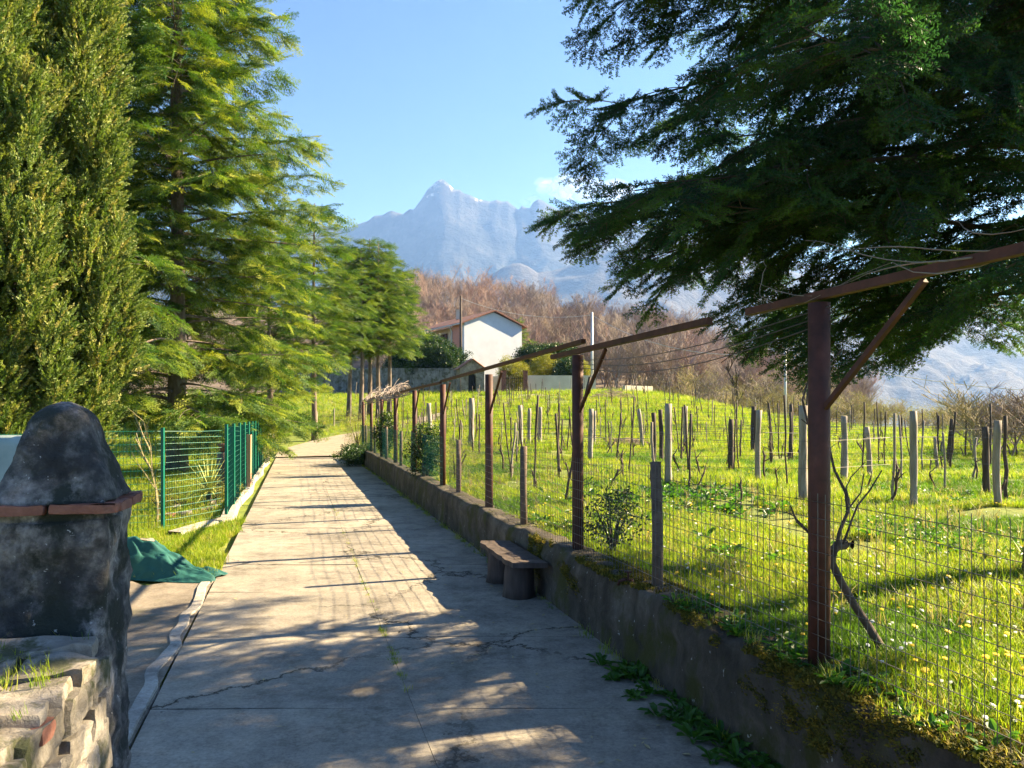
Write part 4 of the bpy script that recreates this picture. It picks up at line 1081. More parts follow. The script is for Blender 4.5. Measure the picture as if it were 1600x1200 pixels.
# vines and thin stakes in rows
def vine_mesh(seed):
    r = random.Random(seed); m = MB(); p = Vector((0, 0, -.03)); d = Vector((r.uniform(-.2, .2), r.uniform(-.2, .2), 1)).normalized(); pts = [p.copy()]; H = r.uniform(.35, .6)
    for i in range(6):
        d = (d + Vector((r.uniform(-.35, .35), r.uniform(-.35, .35), .25))).normalized(); p = p + d * H / 6; pts.append(p.copy())
    m.tube(pts, [.028, .02, .018, .018, .02, .023, .017], 6, True, .3, r)
    for k in range(r.randint(2, 4)):
        a = r.uniform(0, 6.28); q = pts[-1 - r.randint(0, 2)].copy(); dd = Vector((math.cos(a), .4 * math.sin(a), r.uniform(.2, 1.2))).normalized(); c = [q.copy()]; L = r.uniform(.08, .32)
        for i in range(4): dd = (dd + Vector((r.uniform(-.3, .3), r.uniform(-.3, .3), r.uniform(-.1, .25)))).normalized(); q = q + dd * L / 4; c.append(q.copy())
        m.tube(c, [.014, .010, .008, .006, .004], 4, False)
    return m.mesh('grapevine', M['vine'], True)
vines = [vine_mesh(200 + i) for i in range(8)]
def stake_mesh(seed, H, rr):
    r = random.Random(seed); m = MB(); n = 5
    m.tube([(r.uniform(-.02, .02), r.uniform(-.02, .02), -.08 + (H + .08) * i / n) for i in range(n + 1)], [rr * r.uniform(.85, 1.1) for i in range(n + 1)], 6, True); return m.mesh('stake', M['wood_dark'] if seed % 3 else M['wood_post'], True)
stakes = [stake_mesh(300 + i, [1.35, 1.5, 1.65, 1.2, 1.8, 1.55][i], [.022, .028, .02, .025, .024, .03][i]) for i in range(6)]
rv = random.Random(31); vs_list = []; st_list = []
Y = 12.5; row = 0
rows = []
while Y < 66:
    xs = []
    X = WX(PS, Y) + 1.6 + rv.uniform(0, .8)
    while X < .64 * Y + 1:
        y = Y + rv.uniform(-.25, .25) - .05 * (X)
        px = 800 + F * X / y
        if not (px > 1490 - (y - 30) * 6 and y > 27) and y > 5.5:
            xs.append((X, y))
            if rv.random() < .86: vs_list.append((X, y, row, sum(1 for q in vs_list if q[2] == row)))
            if rv.random() < .75: st_list.append((X + rv.uniform(-.25, .25), y + rv.uniform(-.1, .1), row, sum(1 for q in st_list if q[2] == row)))
        X += rv.uniform(.95, 1.5) * (1 + Y / 90)
    if xs: rows.append(xs)
    Y += 2.35; row += 1
vs_list.sort(key=lambda p: p[1]); st_list.sort(key=lambda p: p[1])
def row_label(what, row, i):
    if row < 7: return '%s, %s from the left in the %s vineyard row from the front' % (what, ORD[min(i, 24)], ORD[row])
    return what + (' in the middle rows of the vineyard' if row < 12 else ' in the far upper rows of the vineyard')
for (x, y, rw_, iv) in vs_list[:290]:
    o = link('grapevine', rv.choice(vines), None, (x, y, g(x, y)), (rv.uniform(-.1, .1), rv.uniform(-.1, .1), rv.uniform(0, 6.28)), rv.uniform(.75, 1.25))
    tag(o, row_label('pruned bare grapevine', rw_, iv), 'grapevine', 'pruned vines in the rows')
for (x, y, rw_, iv) in st_list[:290]:
    o = link('stake', rv.choice(stakes), None, (x, y, g(x, y)), (rv.gauss(0, .06), rv.gauss(0, .07), rv.uniform(0, 6.28)), (1, 1, rv.uniform(.8, 1.15)))
    tag(o, row_label('thin wooden stake', rw_, iv), 'stake', 'thin stakes in the rows')
m = MB()
for xs in rows[:16]:
    if len(xs) < 2: continue
    for hh in (.62, 1.05):
        m.tube([(x, y, g(x, y) + hh) for x, y in xs], .0035 if xs[0][1] < 22 else .006, 3, False)
o = m.build('training_wire', M['wire']); tag(o, 'thin training wires strung along the vineyard rows', 'wire', kind='stuff')

# gnarled vine climbing beside the nearest trellis post
vb = hit(1392, 1035); m = MB(); yb_ = 4.55
def VP(px, py, y=yb_): return PX(px, py, y)
tr_ = [VP(1398, 1046), VP(1378, 1015), VP(1358, 980), VP(1335, 945), VP(1312, 905), VP(1300, 880), VP(1300, 862), VP(1308, 853), VP(1322, 850), VP(1332, 851)]
gv = empty('grapevine', tr_[0], 'old gnarled vine bending up to the nearest trellis post', 'grapevine')
m.tube([p - tr_[0] for p in tr_], [.034, .028, .025, .024, .022, .023, .027, .03, .03, .027], 8, True, .22, random.Random(2)); m.build('trunk', M['vine'], gv, True)
for pts, r0 in (([(1304, 870), (1312, 830), (1325, 800), (1322, 770), (1304, 735), (1296, 700), (1288, 640)], .013), ([(1318, 850), (1330, 815), (1340, 790), (1360, 765), (1378, 735)], .008), ([(1322, 800), (1345, 770), (1350, 740)], .006), ([(1300, 860), (1270, 838), (1245, 815), (1235, 790)], .009), ([(1265, 832), (1240, 806), (1228, 800)], .005), ([(1328, 790), (1322, 762), (1330, 745), (1352, 722)], .005),
                ([(1276, 690), (1262, 660), (1254, 625), (1262, 598), (1290, 578), (1316, 545)], .008), ([(1285, 682), (1268, 668), (1252, 655)], .005), ([(1258, 625), (1252, 606)], .003)):
    c = MB(); q = [VP(a, b, yb_ - .12 + .03 * k) - tr_[0] for k, (a, b) in enumerate(pts)]
    c.tube(q, [r0 * (1 - .6 * i / len(q)) for i in range(len(q))], 5, False, .15, random.Random(3)); c.build('cane', M['vine'], gv, True)

# leafy shrubs, each with stems and a crown of leaf clumps
def shrub(name, label, base, rx, ry, rz, srcs, n, seed, ssc=1.0, stem='bark_dark', cz=None, shell=.55, group=None, cat='shrub'):
    rg = np.random.default_rng(seed); r = random.Random(seed)
    root = empty(name, base, label, cat, group); m = MB(); cz = rz if cz is None else cz
    for k in range(6):
        a = r.uniform(0, 6.28); m.tube([(0, 0, -.05), (math.cos(a) * rx * .2, math.sin(a) * ry * .2, cz * .5), (math.cos(a) * rx * .6, math.sin(a) * ry * .6, cz + rz * .3)], [.03 * rz + .008, .02 * rz + .006, .006], 5, False)
    m.build('stem', M[stem], root)
    D = rg.normal(0, 1, (n, 3)); D /= np.linalg.norm(D, axis=1, keepdims=True)
    lump = 1 + .38 * vnoise(D[:, 0] * 2.3 + seed, D[:, 1] * 2.3, D[:, 2] * 2.3) + .15 * vnoise(D[:, 0] * 6, D[:, 1] * 6 + seed, D[:, 2] * 6)
    rr = (shell + (1 - shell) * rg.random(n)) * lump
    P_ = D * rr[:, None] * np.array([rx, ry, rz]) + np.array([0, 0, cz])
    P_ = P_[P_[:, 2] > .05]
    o = spread('crown', P_, rg.uniform(0, 6.28, (len(P_), 3)), rg.uniform(.7, 1.3, len(P_)) * ssc, srcs, rg, root); tag(o, kind='stuff'); return root
shrub('evergreen_shrub', 'bushy evergreen shrub growing through the wire fence, nearer one', (WX(3.0, 17.7), 17.7, .6), .42, .35, .62, S_ever, 330, 1, .85)
shrub('evergreen_shrub', 'thin pale leafy shrub right of the bushy evergreen at the fence', (WX(3.5, 17.0), 17.0, .58), .45, .4, .45, S_bud, 160, 2, .8)
shrub('evergreen_shrub', 'dark slim evergreen shrub at the far end of the wire fence', (WX(3.0, 26), 26, .6), .4, .35, .75, S_ever, 260, 3, 1.0)
shrub('evergreen_shrub', 'dark green bush spilling over the far end of the low wall onto the lane', (WX(2.45, 31.5), 31.5, .0), .75, 1.5, .42, S_ever, 600, 4, 1.0)
shrub('evergreen_shrub', 'pale bush at the lane bend beside the last trellis posts', (WX(2.9, 36.8), 36.8, .5), .7, .7, .9, S_bud, 260, 5, 1.3)
shrub('evergreen_shrub', 'leafy weed bush at the foot of the second trellis post', (WX(3.35, 8.15), 8.15, .58), .28, .28, .32, S_ever, 90, 6, .6)
for i in range(7):
    y = 30.0 + i * 1.15
    shrub('climber', 'leafy climber in the green fence, %s from the near end' % ORD[i], (WX(-1.5, y), y, .05), .5, .6, .75 + .1 * (i % 3), S_ever if i % 2 else S_bud, 200, 40 + i, 1.1, group='climbers in the green fence', cat='climber')
# low plants in the garden bed
r = random.Random(6)
for i, (px, py, kind) in enumerate([(232, 812, 'y'), (262, 806, 'b'), (318, 800, 'y'), (352, 792, 'y'), (240, 790, 'b'), (335, 770, 'e'), (370, 770, 'y'), (360, 750, 'e')]):
    x, y, z = hit(px, py); src = {'y': S_yel, 'b': S_bud, 'e': S_ever}[kind]
    shrub('garden_plant', 'low garden plant in the bed behind the green fence', (x - .3, y + 1.2, z), .35, .3, .22, src, 60, 60 + i, .7, group='low plants in the garden bed', cat='plant')
# brush piles of pruned canes
def brush(label, px, py, rad, h, n, seed, wpx=None):
    x, y, z = hit(px, py); r = random.Random(seed); m = MB()
    for k in range(n):
        a = r.uniform(0, 6.28); q = rad * r.random() ** .6; c = Vector((math.cos(a) * q * 1.6, math.sin(a) * q, h * (1 - q / rad) * r.random() + .03)); b = r.uniform(-.6, .6); d = Vector((math.cos(b), math.sin(b), r.uniform(-.15, .15))) * r.uniform(.3, .8)
        m.tube([c - d * .5, c + Vector((0, 0, .04)), c + d * .5], .008, 3, False)
    o = m.build('brush_pile', M['twig_red'], None, False, (x, y, z)); tag(o, label, 'brush pile')
brush('low reddish pile of pruned canes beside the leaning post', 975, 694, .75, .3, 320, 1)
brush('far reddish pile of pruned canes near the top of the slope', 957, 622, 1.1, .9, 320, 2)

# ------------------------------------------------------------------ buildings up the slope
M['plaster_w'] = pm('plaster_w', [(.3, (.50, .52, .55)), (.7, (.60, .62, .65))], .8, .9, .2, .01)
M['plaster_p'] = pm('plaster_p', [(.3, (.42, .19, .13)), (.7, (.52, .25, .18))], .8, .9, .2, .01)
M['plaster_c'] = pm('plaster_c', [(.3, (.50, .43, .33)), (.7, (.62, .55, .44))], .8, .9, .2, .01)
M['rooftile'] = pm('rooftile', [(.3, (.13, .06, .045)), (.7, (.24, .115, .085))], 2.5, .9, .6, .05, 5)
M['shutter'] = pm('shutter', [(.3, (.06, .022, .018)), (.7, (.09, .035, .026))], 4, .6, .2)
M['dark'] = pm('dark', [(.3, (.012, .011, .010)), (.7, (.02, .018, .016))], 4, .6, 0)
M['gutter'] = pm('gutter', [(.3, (.45, .45, .45)), (.7, (.55, .55, .54))], 4, .5, 0)
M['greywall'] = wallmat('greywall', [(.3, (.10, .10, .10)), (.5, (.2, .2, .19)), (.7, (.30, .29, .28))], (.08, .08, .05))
hA = Vector((-5.6, 90, 5.0)); gd = Vector((.85, .527, 0)).normalized(); fd = Vector((-.527, .85, 0)).normalized()
W_, L_ = 8.0, 12.5; ZE, ZR = 13.0 - 5.0, 14.55 - 5.0
ho_ = empty('house', hA, 'white gabled farmhouse with brown tiled roof behind the hedge', 'house')
def HP_(a, b, z): return gd * a + fd * b + Vector((0, 0, z))
m = MB(); m.add([HP_(0, 0, -1.5), HP_(W_, 0, -1.5), HP_(W_, 0, ZE), HP_(W_ / 2, 0, ZR - .12), HP_(0, 0, ZE), HP_(0, .5, -1.5), HP_(W_, .5, -1.5), HP_(W_, .5, ZE), HP_(W_ / 2, .5, ZR - .12), HP_(0, .5, ZE)], [(0, 1, 2, 3, 4), (9, 8, 7, 6, 5), (0, 4, 9, 5), (1, 6, 7, 2)]); m.build('gable_wall', M['plaster_w'], ho_)
m = MB(); m.add([HP_(.02, .5, -1.5), HP_(.02, 3.1, -1.5), HP_(.02, 3.1, ZE), HP_(.02, .5, ZE)], [(0, 3, 2, 1)]); m.build('side_wall', M['plaster_p'], ho_)
m = MB(); m.add([HP_(1.3, 3.1, -1.5), HP_(1.3, L_, -1.5), HP_(1.3, L_, ZE), HP_(1.3, 3.1, ZE)], [(0, 3, 2, 1)]); m.add([HP_(.02, 3.1, -1.5), HP_(1.3, 3.1, -1.5), HP_(1.3, 3.1, ZE), HP_(.02, 3.1, ZE)], [(0, 3, 2, 1)])
m.add([HP_(1.3, L_, -1.5), HP_(W_, L_, -1.5), HP_(W_, L_, ZE), HP_(1.3, L_, ZE)], [(0, 1, 2, 3)]); m.add([HP_(W_, .5, -1.5), HP_(W_, L_, -1.5), HP_(W_, L_, ZE), HP_(W_, .5, ZE)], [(0, 1, 2, 3)]); m.build('front_wall', M['plaster_c'], ho_)
rf = MB()
for sg in (0, 1):
    e0 = -.55 if sg == 0 else W_ + .55; zz = ZE - .22
    a, b, c, d = HP_(e0, -.45, zz), HP_(e0, L_ + .4, zz), HP_(W_ / 2, L_ + .4, ZR), HP_(W_ / 2, -.45, ZR)
    up_ = Vector((0, 0, .16)); v8 = [a, b, c, d] + [p + up_ for p in (a, b, c, d)]
    rf.add(v8, [(0, 1, 2, 3), (7, 6, 5, 4), (0, 4, 5, 1), (1, 5, 6, 2), (3, 2, 6, 7), (0, 3, 7, 4)])
rf_o = rf.build('roof', M['rooftile'], ho_)
m = MB(); m.box(HP_(W_ * .36, 7.0, ZR + .25), (.5, .5, 1.1)); m.box(HP_(W_ * .36, 7.0, ZR + .85), (.7, .7, .12)); m.build('chimney', M['plaster_c'], rf_o)
for b in (4.6, 7.6, 10.6):
    f_ = MB(); c = HP_(1.26, b, ZE - 1.75); f_.bar(c - fd * .62, c + fd * .62, .10, 2.1); w1 = f_.build('window', M['dark'], ho_)
    for s2 in (-1, 1):
        q = MB(); c2 = c + fd * .5 * s2 - gd * .09; q.bar(c2 - fd * .36, c2 + fd * .36, .06, 2.2); q.build('shutter', M['shutter'], w1)
m = MB(); m.tube([HP_(-.6, -.3, ZE - .2), HP_(-.6, L_ + .3, ZE - .2)], .075, 6); m.tube([HP_(-.5, 3.0, ZE - .25), HP_(-.06, 3.0, ZE - .9), HP_(-.06, 3.0, -1.2)], .06, 6); m.build('gutter', M['gutter'], ho_)

# small wayside chapel
cx, cy = PX(738, 600, 70).x, 70.0; cz = 4.0
ch = empty('chapel', (cx, cy, cz), 'tiny stone wayside chapel with arched doorway and tiled roof', 'chapel')
M['rubble'] = wallmat('rubble', [(.3, (.16, .13, .10)), (.5, (.27, .23, .18)), (.7, (.36, .31, .25))], (.13, .11, .07), .3)
ca = R(14); ax = Vector((math.cos(ca), math.sin(ca), 0)); ay = Vector((-math.sin(ca), math.cos(ca), 0))
def CP(a, b, z): return ax * a + ay * b + Vector((0, 0, z))
hw, hd, ze, zr = 1.12, 2.1, 2.35, 3.15; ar, az_ = .36, 1.55   # half width, depth, eave, ridge, arch radius, spring
def arch_face(b, flip):
    outer = []; inner = []
    n = 12
    inner = [(-ar, -.4), (-ar, az_)] + [(-ar * math.cos(math.pi * k / n), az_ + ar * math.sin(math.pi * k / n)) for k in range(1, n)] + [(ar, az_), (ar, -.4)]
    outer = [(-hw, -.4), (-hw, az_)] + [None] * (n - 1) + [(hw, az_), (hw, -.4)]
    for k in range(1, n):
        t_ = k / n; x_ = -hw + 2 * hw * t_; outer[1 + k] = (x_, ze + (zr - ze) * (1 - abs(x_) / hw))
    outer[1] = (-hw, ze); outer[-2] = (hw, ze)
    return inner, outer
inn, outr = arch_face(0, 0); m = MB(); nI = len(inn)
vs_ = [CP(x_, 0, z_) for x_, z_ in inn] + [CP(x_, 0, z_) for x_, z_ in outr] + [CP(x_, .4, z_) for x_, z_ in inn]
fs = [(k, nI + k, nI + k + 1, k + 1) for k in range(nI - 1)] + [(k, k + 1, 2 * nI + k + 1, 2 * nI + k) for k in range(nI - 1)]
m.add(vs_, fs); m.build('front_wall', M['rubble'], ch)
m = MB(); m.add([CP(hw, 0, -.4), CP(hw, hd, -.4), CP(hw, hd, ze), CP(hw, 0, ze)], [(0, 1, 2, 3)]); m.build('side_wall', M['plaster_c'], ch)
m = MB(); m.add([CP(-hw, 0, -.4), CP(-hw, hd, -.4), CP(-hw, hd, ze), CP(-hw, 0, ze)], [(3, 2, 1, 0)]); m.add([CP(-hw, hd, -.4), CP(hw, hd, -.4), CP(hw, hd, ze), CP(0, hd, zr), CP(-hw, hd, ze)], [(0, 1, 2, 3, 4)]); m.build('side_wall', M['rubble'], ch)
m = MB(); m.add([CP(-.5, .55, -.4), CP(.5, .55, -.4), CP(.5, .55, 2.1), CP(-.5, .55, 2.1)], [(0, 1, 2, 3)]); m.build('door', M['dark'], ch)
rfc = link('roof', None, ch); rt_ = random.Random(3)
M['tile_red'] = pm('tile_red', [(.3, (.30, .13, .085)), (.7, (.46, .25, .17))], 3, .9, .4, .02)
tm = MB(); n = 5; vv = []
for e in (0, 1):
    for k in range(n + 1):
        a = math.pi * k / n; vv.append(Vector((e * .52, math.cos(a) * .115, math.sin(a) * .07)))
tm.add(vv, [(k, k + 1, n + 2 + k, n + 1 + k) for k in range(n)]); tme = tm.mesh('tile', M['tile_red'])
sl = math.atan2(zr - ze, hw)
m = MB()
for sg in (-1, 1): m.add([CP(sg * (hw + .14), -.14, ze - .05), CP(sg * (hw + .14), hd + .1, ze - .05), CP(0, hd + .1, zr + .03), CP(0, -.14, zr + .03)], [(0, 1, 2, 3) if sg < 0 else (3, 2, 1, 0)])
m.build('underlay', M['tile_red'], rfc)
for sg in (-1, 1):
    for rrow in range(3):
        for k in range(10):
            b = -.05 + k * .232; a = sg * (.05 + rrow * .45); z_ = zr + .07 - abs(a) * (zr - ze) / hw + rt_.uniform(0, .02)
            o = link('tile', tme, rfc, CP(a, b, z_)); dirv = (ax * sg * math.cos(sl) - Vector((0, 0, math.sin(sl)))); yv_ = ay * sg; o.rotation_euler = Matrix((dirv, yv_, dirv.cross(yv_))).transposed().to_euler()

# grey garden wall, cream wall and gate
def block_wall(name, label, a, b, h, th, mat, base=-.5):
    a, b = Vector(a), Vector(b); m = MB(); m.bar((0, 0, (h + base) / 2), b - a + Vector((0, 0, (h + base) / 2)), th, h - base); o = m.build(name, mat, None, False, a); return tag(o, label, 'wall')
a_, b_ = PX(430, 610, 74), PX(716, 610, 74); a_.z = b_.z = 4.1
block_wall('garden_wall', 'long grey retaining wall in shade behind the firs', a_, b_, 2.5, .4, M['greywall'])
a_, b_ = PX(823, 607, 72), PX(930, 603, 74); a_.z, b_.z = 4.3, 4.4
block_wall('garden_wall', 'low cream wall right of the iron gate', a_, b_, 1.5, .3, M['plaster_c'])
a_, b_ = PX(768, 607, 71.6), PX(786, 607, 71.8); a_.z = b_.z = 4.2
block_wall('garden_wall', 'short cream wall between chapel and iron gate', a_, b_, 1.5, .3, M['plaster_c'])
gt = empty('gate', (PX(804, 605, 71).x, 71, 4.2), 'dark iron gate between low brick posts', 'gate')
for dx in (-1.0, 1.0):
    m = MB(); m.box((dx, 0, .9), (.42, .42, 2.0)); m.box((dx, 0, 1.95), (.5, .5, .1)); m.build('gate_post', M['brick'], gt)
for k in range(9):
    m = MB(); m.tube([(-.72 + .18 * k, 0, .1), (-.72 + .18 * k, 0, 1.45)], .022, 5); m.build('bar', M['dark'], gt)
for z_ in (.15, 1.3):
    m = MB(); m.bar((-.8, 0, z_), (.8, 0, z_), .04, .06); m.build('rail', M['dark'], gt)
a_, b_ = PX(975, 605, 66), PX(1018, 600, 68); a_.z = b_.z = g(a_.x, 67) - .2
block_wall('garden_wall', 'pale low terrace wall on the crest of the vineyard', a_, b_, .75, .3, M['plaster_c'])

# thin fence along the far lane
r = random.Random(12)
for i in range(22):
    t_ = i / 21; X_ = -7.2 + 9.6 * t_; Y_ = 44.5 + 18.0 * t_ ** .95; m = MB(); hgt = r.uniform(1.15, 1.35)
    if i == 0: fst = m; m.tube([(0, 0, -.05), (0, 0, 1.25)], .022, 5); fme = m.mesh('fence_stake', M['wood_dark'])
    o = link('fence_stake', fme, None, (X_, Y_ , g(X_, Y_)), (r.gauss(0, .03), r.gauss(0, .03), 0), (1, 1, hgt / 1.25)); tag(o, 'thin stake along the far lane bend, %s from the left' % ORD[i], 'stake', 'stakes along the far lane')
far_f = empty('lawn_fence', (PX(495, 668, 48).x, 48, g(PX(495, 668, 48).x, 48)), 'weathered wire fence by the lawn at the lane bend', 'fence')
FB = Vector(far_f.location)
for i in range(4):
    q = Vector((FB.x + .75 * i, 48 + 1.4 * i, 0)); q.z = g(q.x, q.y); m = MB(); m.tube([q - FB, q - FB + Vector((.02, 0, 1.2))], .045, 7); m.build('post', M['wood_post'], far_f)
q1 = Vector((FB.x + 2.25, 52.2, 0)); q1.z = g(q1.x, q1.y)
tag(mesh_panel([Vector((0, 0, 0)), q1 - FB], .05, 1.05, .12, .12, .004, 2).build('mesh', M['wire'], far_f), kind='stuff')

# utility poles and their wires
def pole(name, label, px, ytop, Y, z0, rr, mat):
    p = PX(px, ytop, Y); m = MB(); H = p.z - z0; m.tube([(0, 0, -.3), (0, 0, H)], [rr, rr * .7], 10); o = m.build(name, mat, None, True, (p.x, Y, z0)); tag(o, label, 'pole'); return p
M['galv'] = pm('galv', [(.3, (.42, .43, .45)), (.7, (.55, .56, .58))], 2, .5, 0, metal=.3)
p1 = pole('utility_pole', 'dark wooden utility pole in front of the white house', 720, 462, 80, 4.2, .17, M['wood_dark'])
p2 = pole('utility_pole', 'tall grey metal pole behind the second trellis post', 925, 488, 74, 4.2, .15, M['galv'])
p3 = pole('utility_pole', 'leaning grey metal pole standing in the vineyard', 1227, 545, 52, g(18.4, 52), .10, M['galv'])
def cable(a, b, sag, label):
    m = MB(); m.tube([a.lerp(b, t_ / 14) - a - Vector((0, 0, sag * 4 * (t_ / 14) * (1 - t_ / 14))) for t_ in range(15)], .022, 4, False); o = m.build('power_cable', M['gutter'], None, False, a); tag(o, label, 'cable')
dz_ = Vector((0, 0, -.25))
cable(p1 + dz_, p2 + dz_, .9, 'pale cable sagging between the wooden pole and the metal pole')
cable(p2 + dz_, p3 + dz_, 1.4, 'cable running down from the tall metal pole to the vineyard pole')
cable(p3 + dz_, p3 + Vector((22, -8, -3.2)), 1.0, 'thin cable running right from the vineyard pole')

# hedges and shrubs by the house
p = PX(672, 600, 76); shrub('hedge', 'big dark rounded hedge above the grey wall', (p.x, 76, 5.3), 3.7, 2.2, 2.3, S_ever, 5200, 21, 2.4, cz=2.0, shell=.72, cat='hedge')
p = PX(802, 600, 79); shrub('garden_shrub', 'round yellow flowering shrub beside the chapel', (p.x, 79, 4.6), 1.75, 1.5, 1.65, S_yel, 1300, 22, 2.2)
p = PX(852, 600, 84); shrub('hedge', 'flat dark hedge right of the white house', (p.x, 84, 5.4), 2.9, 1.5, 1.5, S_ever, 2400, 23, 2.4, cz=3.0, cat='hedge')
p = PX(850, 600, 77); shrub('garden_shrub', 'light green shrub in front of the flat dark hedge', (p.x, 77, 4.6), 1.5, 1.3, 1.4, S_yel, 900, 24, 2.0, cz=2.2)
p = PX(885, 600, 75.5); shrub('garden_shrub', 'green shrub hanging over the cream wall behind the second trellis post', (p.x, 75.5, 4.5), 1.6, 1.3, 1.3, S_ever, 1000, 25, 2.0, cz=1.8)
p = PX(908, 600, 77); shrub('garden_shrub', 'yellow green shrub beside the tall metal pole', (p.x, 77, 4.5), 1.0, 1.0, 1.2, S_yel, 600, 26, 2.0, cz=1.9)
for i, (px, Y, H, z0, lab) in enumerate([(811, 100, 9.5, 5.2, 'small dark conifer at the right end of the white house'), (828, 98, 6.5, 5.2, 'lower dark conifer right of the white house'), (650, 165, 9, 25, 'lone dark conifer on the crest of the bare wood'), (636, 120, 15, 10.5, 'dark conifer behind the fir clump, left of the house roof'), (1007, 130, 8, 13, 'dark ivy green conifer in the bare wood above the trellis beam')]):
    x = (px - 800) / F * Y
    conifer('conifer_tree', lab, (x, Y, z0 if i in (0, 1) else g(x, Y)), H, .8, H * .2, lambda u: (1 - u) ** .8, 5.0, S_firfar, 70 + i, twig=.8, tstep=.45, sstep_=.4, ssc=1.2, rt=.12, up=.1, droop=.2, bark='bark_dark')

# ------------------------------------------------------------------ leafless wood on the hillside
def bare_tree(seed, H, mat, lev=4, spread_=.6, r0=.11, nk=(3, 5)):
    r = random.Random(seed); m = MB()
    def grow(p, d, l, rr, lv_):
        n = 4 if lv_ < 2 else 3; pts = [p.copy()]; q = p.copy(); dd = d.copy()
        for i in range(n):
            dd = (dd + Vector((r.uniform(-.16, .16), r.uniform(-.16, .16), .07))).normalized(); q = q + dd * l / n; pts.append(q.copy())
        m.tube(pts, [max(.011, rr * (1 - .55 * i / n)) for i in range(n + 1)], 5 if lv_ == 0 else 3, False)
        if lv_ < lev:
            for k in range(r.randint(*nk) + (2 if lv_ == 0 else 0)):
                i = r.randint(1 if lv_ else 2, n); a = r.uniform(0, 6.28)
                nd = (dd * .9 + Vector((math.cos(a), math.sin(a), r.uniform(-.1, .5))) * spread_).normalized(); grow(pts[i], nd, l * r.uniform(.45, .72), rr * .5, lv_ + 1)
    grow(Vector((0, 0, -.3)), Vector((r.uniform(-.1, .1), r.uniform(-.1, .1), 1)), H * .5, r0, 0)
    return m.mesh('bare_tree', M[mat])
bt = [bare_tree(400 + i, 10, ['twig', 'twig', 'twig_grey', 'twig_red', 'twig', 'twig_grey', 'twig_red', 'twig'][i], 4, [.6, .75, .7, .6, .5, .8, .7, .65][i]) for i in range(8)]
bush = [bare_tree(450 + i, 4.2, ['twig_grey', 'twig_straw', 'twig', 'twig_straw'][i], 3, .9, .05, (4, 6)) for i in range(4)]
rt2 = random.Random(55); cnt = 0
crest = lambda px: np.interp(px, [560, 640, 700, 760, 800, 860, 930, 1000, 1080, 1160, 1240, 1330], [440, 420, 415, 430, 434, 448, 462, 474, 480, 500, 535, 572])
trees = []
for k in range(2600):
    if len(trees) >= 250: break
    Y = rt2.uniform(84, 186); px = rt2.uniform(600, 1330); X = (px - 800) / F * Y
    z = g(X, Y); H = rt2.uniform(6.5, 11) * (.8 if px > 1080 else 1)
    top = HZ - (z + H * .93 - CAMZ) / Y * F
    if top < crest(px) + rt2.uniform(-6, 14): continue
    if 630 < px < 900 and Y < 108: continue
    if any((X - a) ** 2 + (Y - b) ** 2 < 4.0 for a, b, *_ in trees): continue
    trees.append((X, Y, z, H))
for (X, Y, z, H) in trees:
    k = rt2.randrange(8)
    if X / Y > .02 and k in (3, 6) and rt2.random() < .8: k = 2
    if X / Y < .0 and rt2.random() < .3: k = rt2.choice((3, 6))
    o = link('bare_tree', bt[k], None, (X, Y, z), (0, 0, rt2.uniform(0, 6.28)), (H / 10 * rt2.uniform(1.1, 1.6), H / 10 * rt2.uniform(1.1, 1.6), H / 10))
    kn = {2: 'greyish', 5: 'greyish', 3: 'reddish', 6: 'reddish'}.get(k, 'brown'); px_ = 800 + F * X / Y
    tag(o, 'leafless %s tree in the hillside wood, %s' % (kn, 'left of the wooden pole' if px_ < 720 else 'above the white house' if px_ < 825 else 'between house and tall metal pole' if px_ < 925 else 'right of the tall metal pole' if px_ < 1100 else 'behind the vineyard at right'), 'tree', 'leafless trees on the hillside')
for i, (px, yb, Y, H, lab) in enumerate([(1155, 585, 75, 6.5, 'ivy darkened bare tree at the edge of the vineyard scrub'), (985, 545, 110, 8, 'bare tree with forked ivy dark trunk above the trellis beam'), (1205, 590, 78, 6.0, 'slim dark bare tree left of the leaning metal pole')]):
    p = PX(px, yb, Y); o = link('bare_tree', bare_tree(480 + i, H, 'bark_dark', 3, .6, .22), None, (p.x, Y, g(p.x, Y))); tag(o, lab, 'tree')
rgw = np.random.default_rng(8); S_bare = []
for k in range(8):
    so = bpy.data.objects.new('bare_%d' % k, bt[k]); S_bare.append(so)
PW_ = []
while len(PW_) < 900:
    Y = rgw.uniform(86, 205); px = rgw.uniform(590, 1360); X = (px - 800) / F * Y; z = g(X, Y); H = rgw.uniform(4.5, 8.5)
    if HZ - (z + H - CAMZ) / Y * F < crest(px) + rgw.uniform(-4, 12) or (630 < px < 900 and Y < 106): continue
    PW_.append((X, Y, z, H / 10))
PW_ = np.array(PW_)
o = spread('far_wood', PW_[:, :3], np.stack([np.zeros(900), np.zeros(900), rgw.uniform(0, 6.28, 900)], 1), PW_[:, 3] * 1.15, S_bare, rgw); tag(o, 'massed leafless wood covering the hillside behind the house', 'wood', kind='stuff')
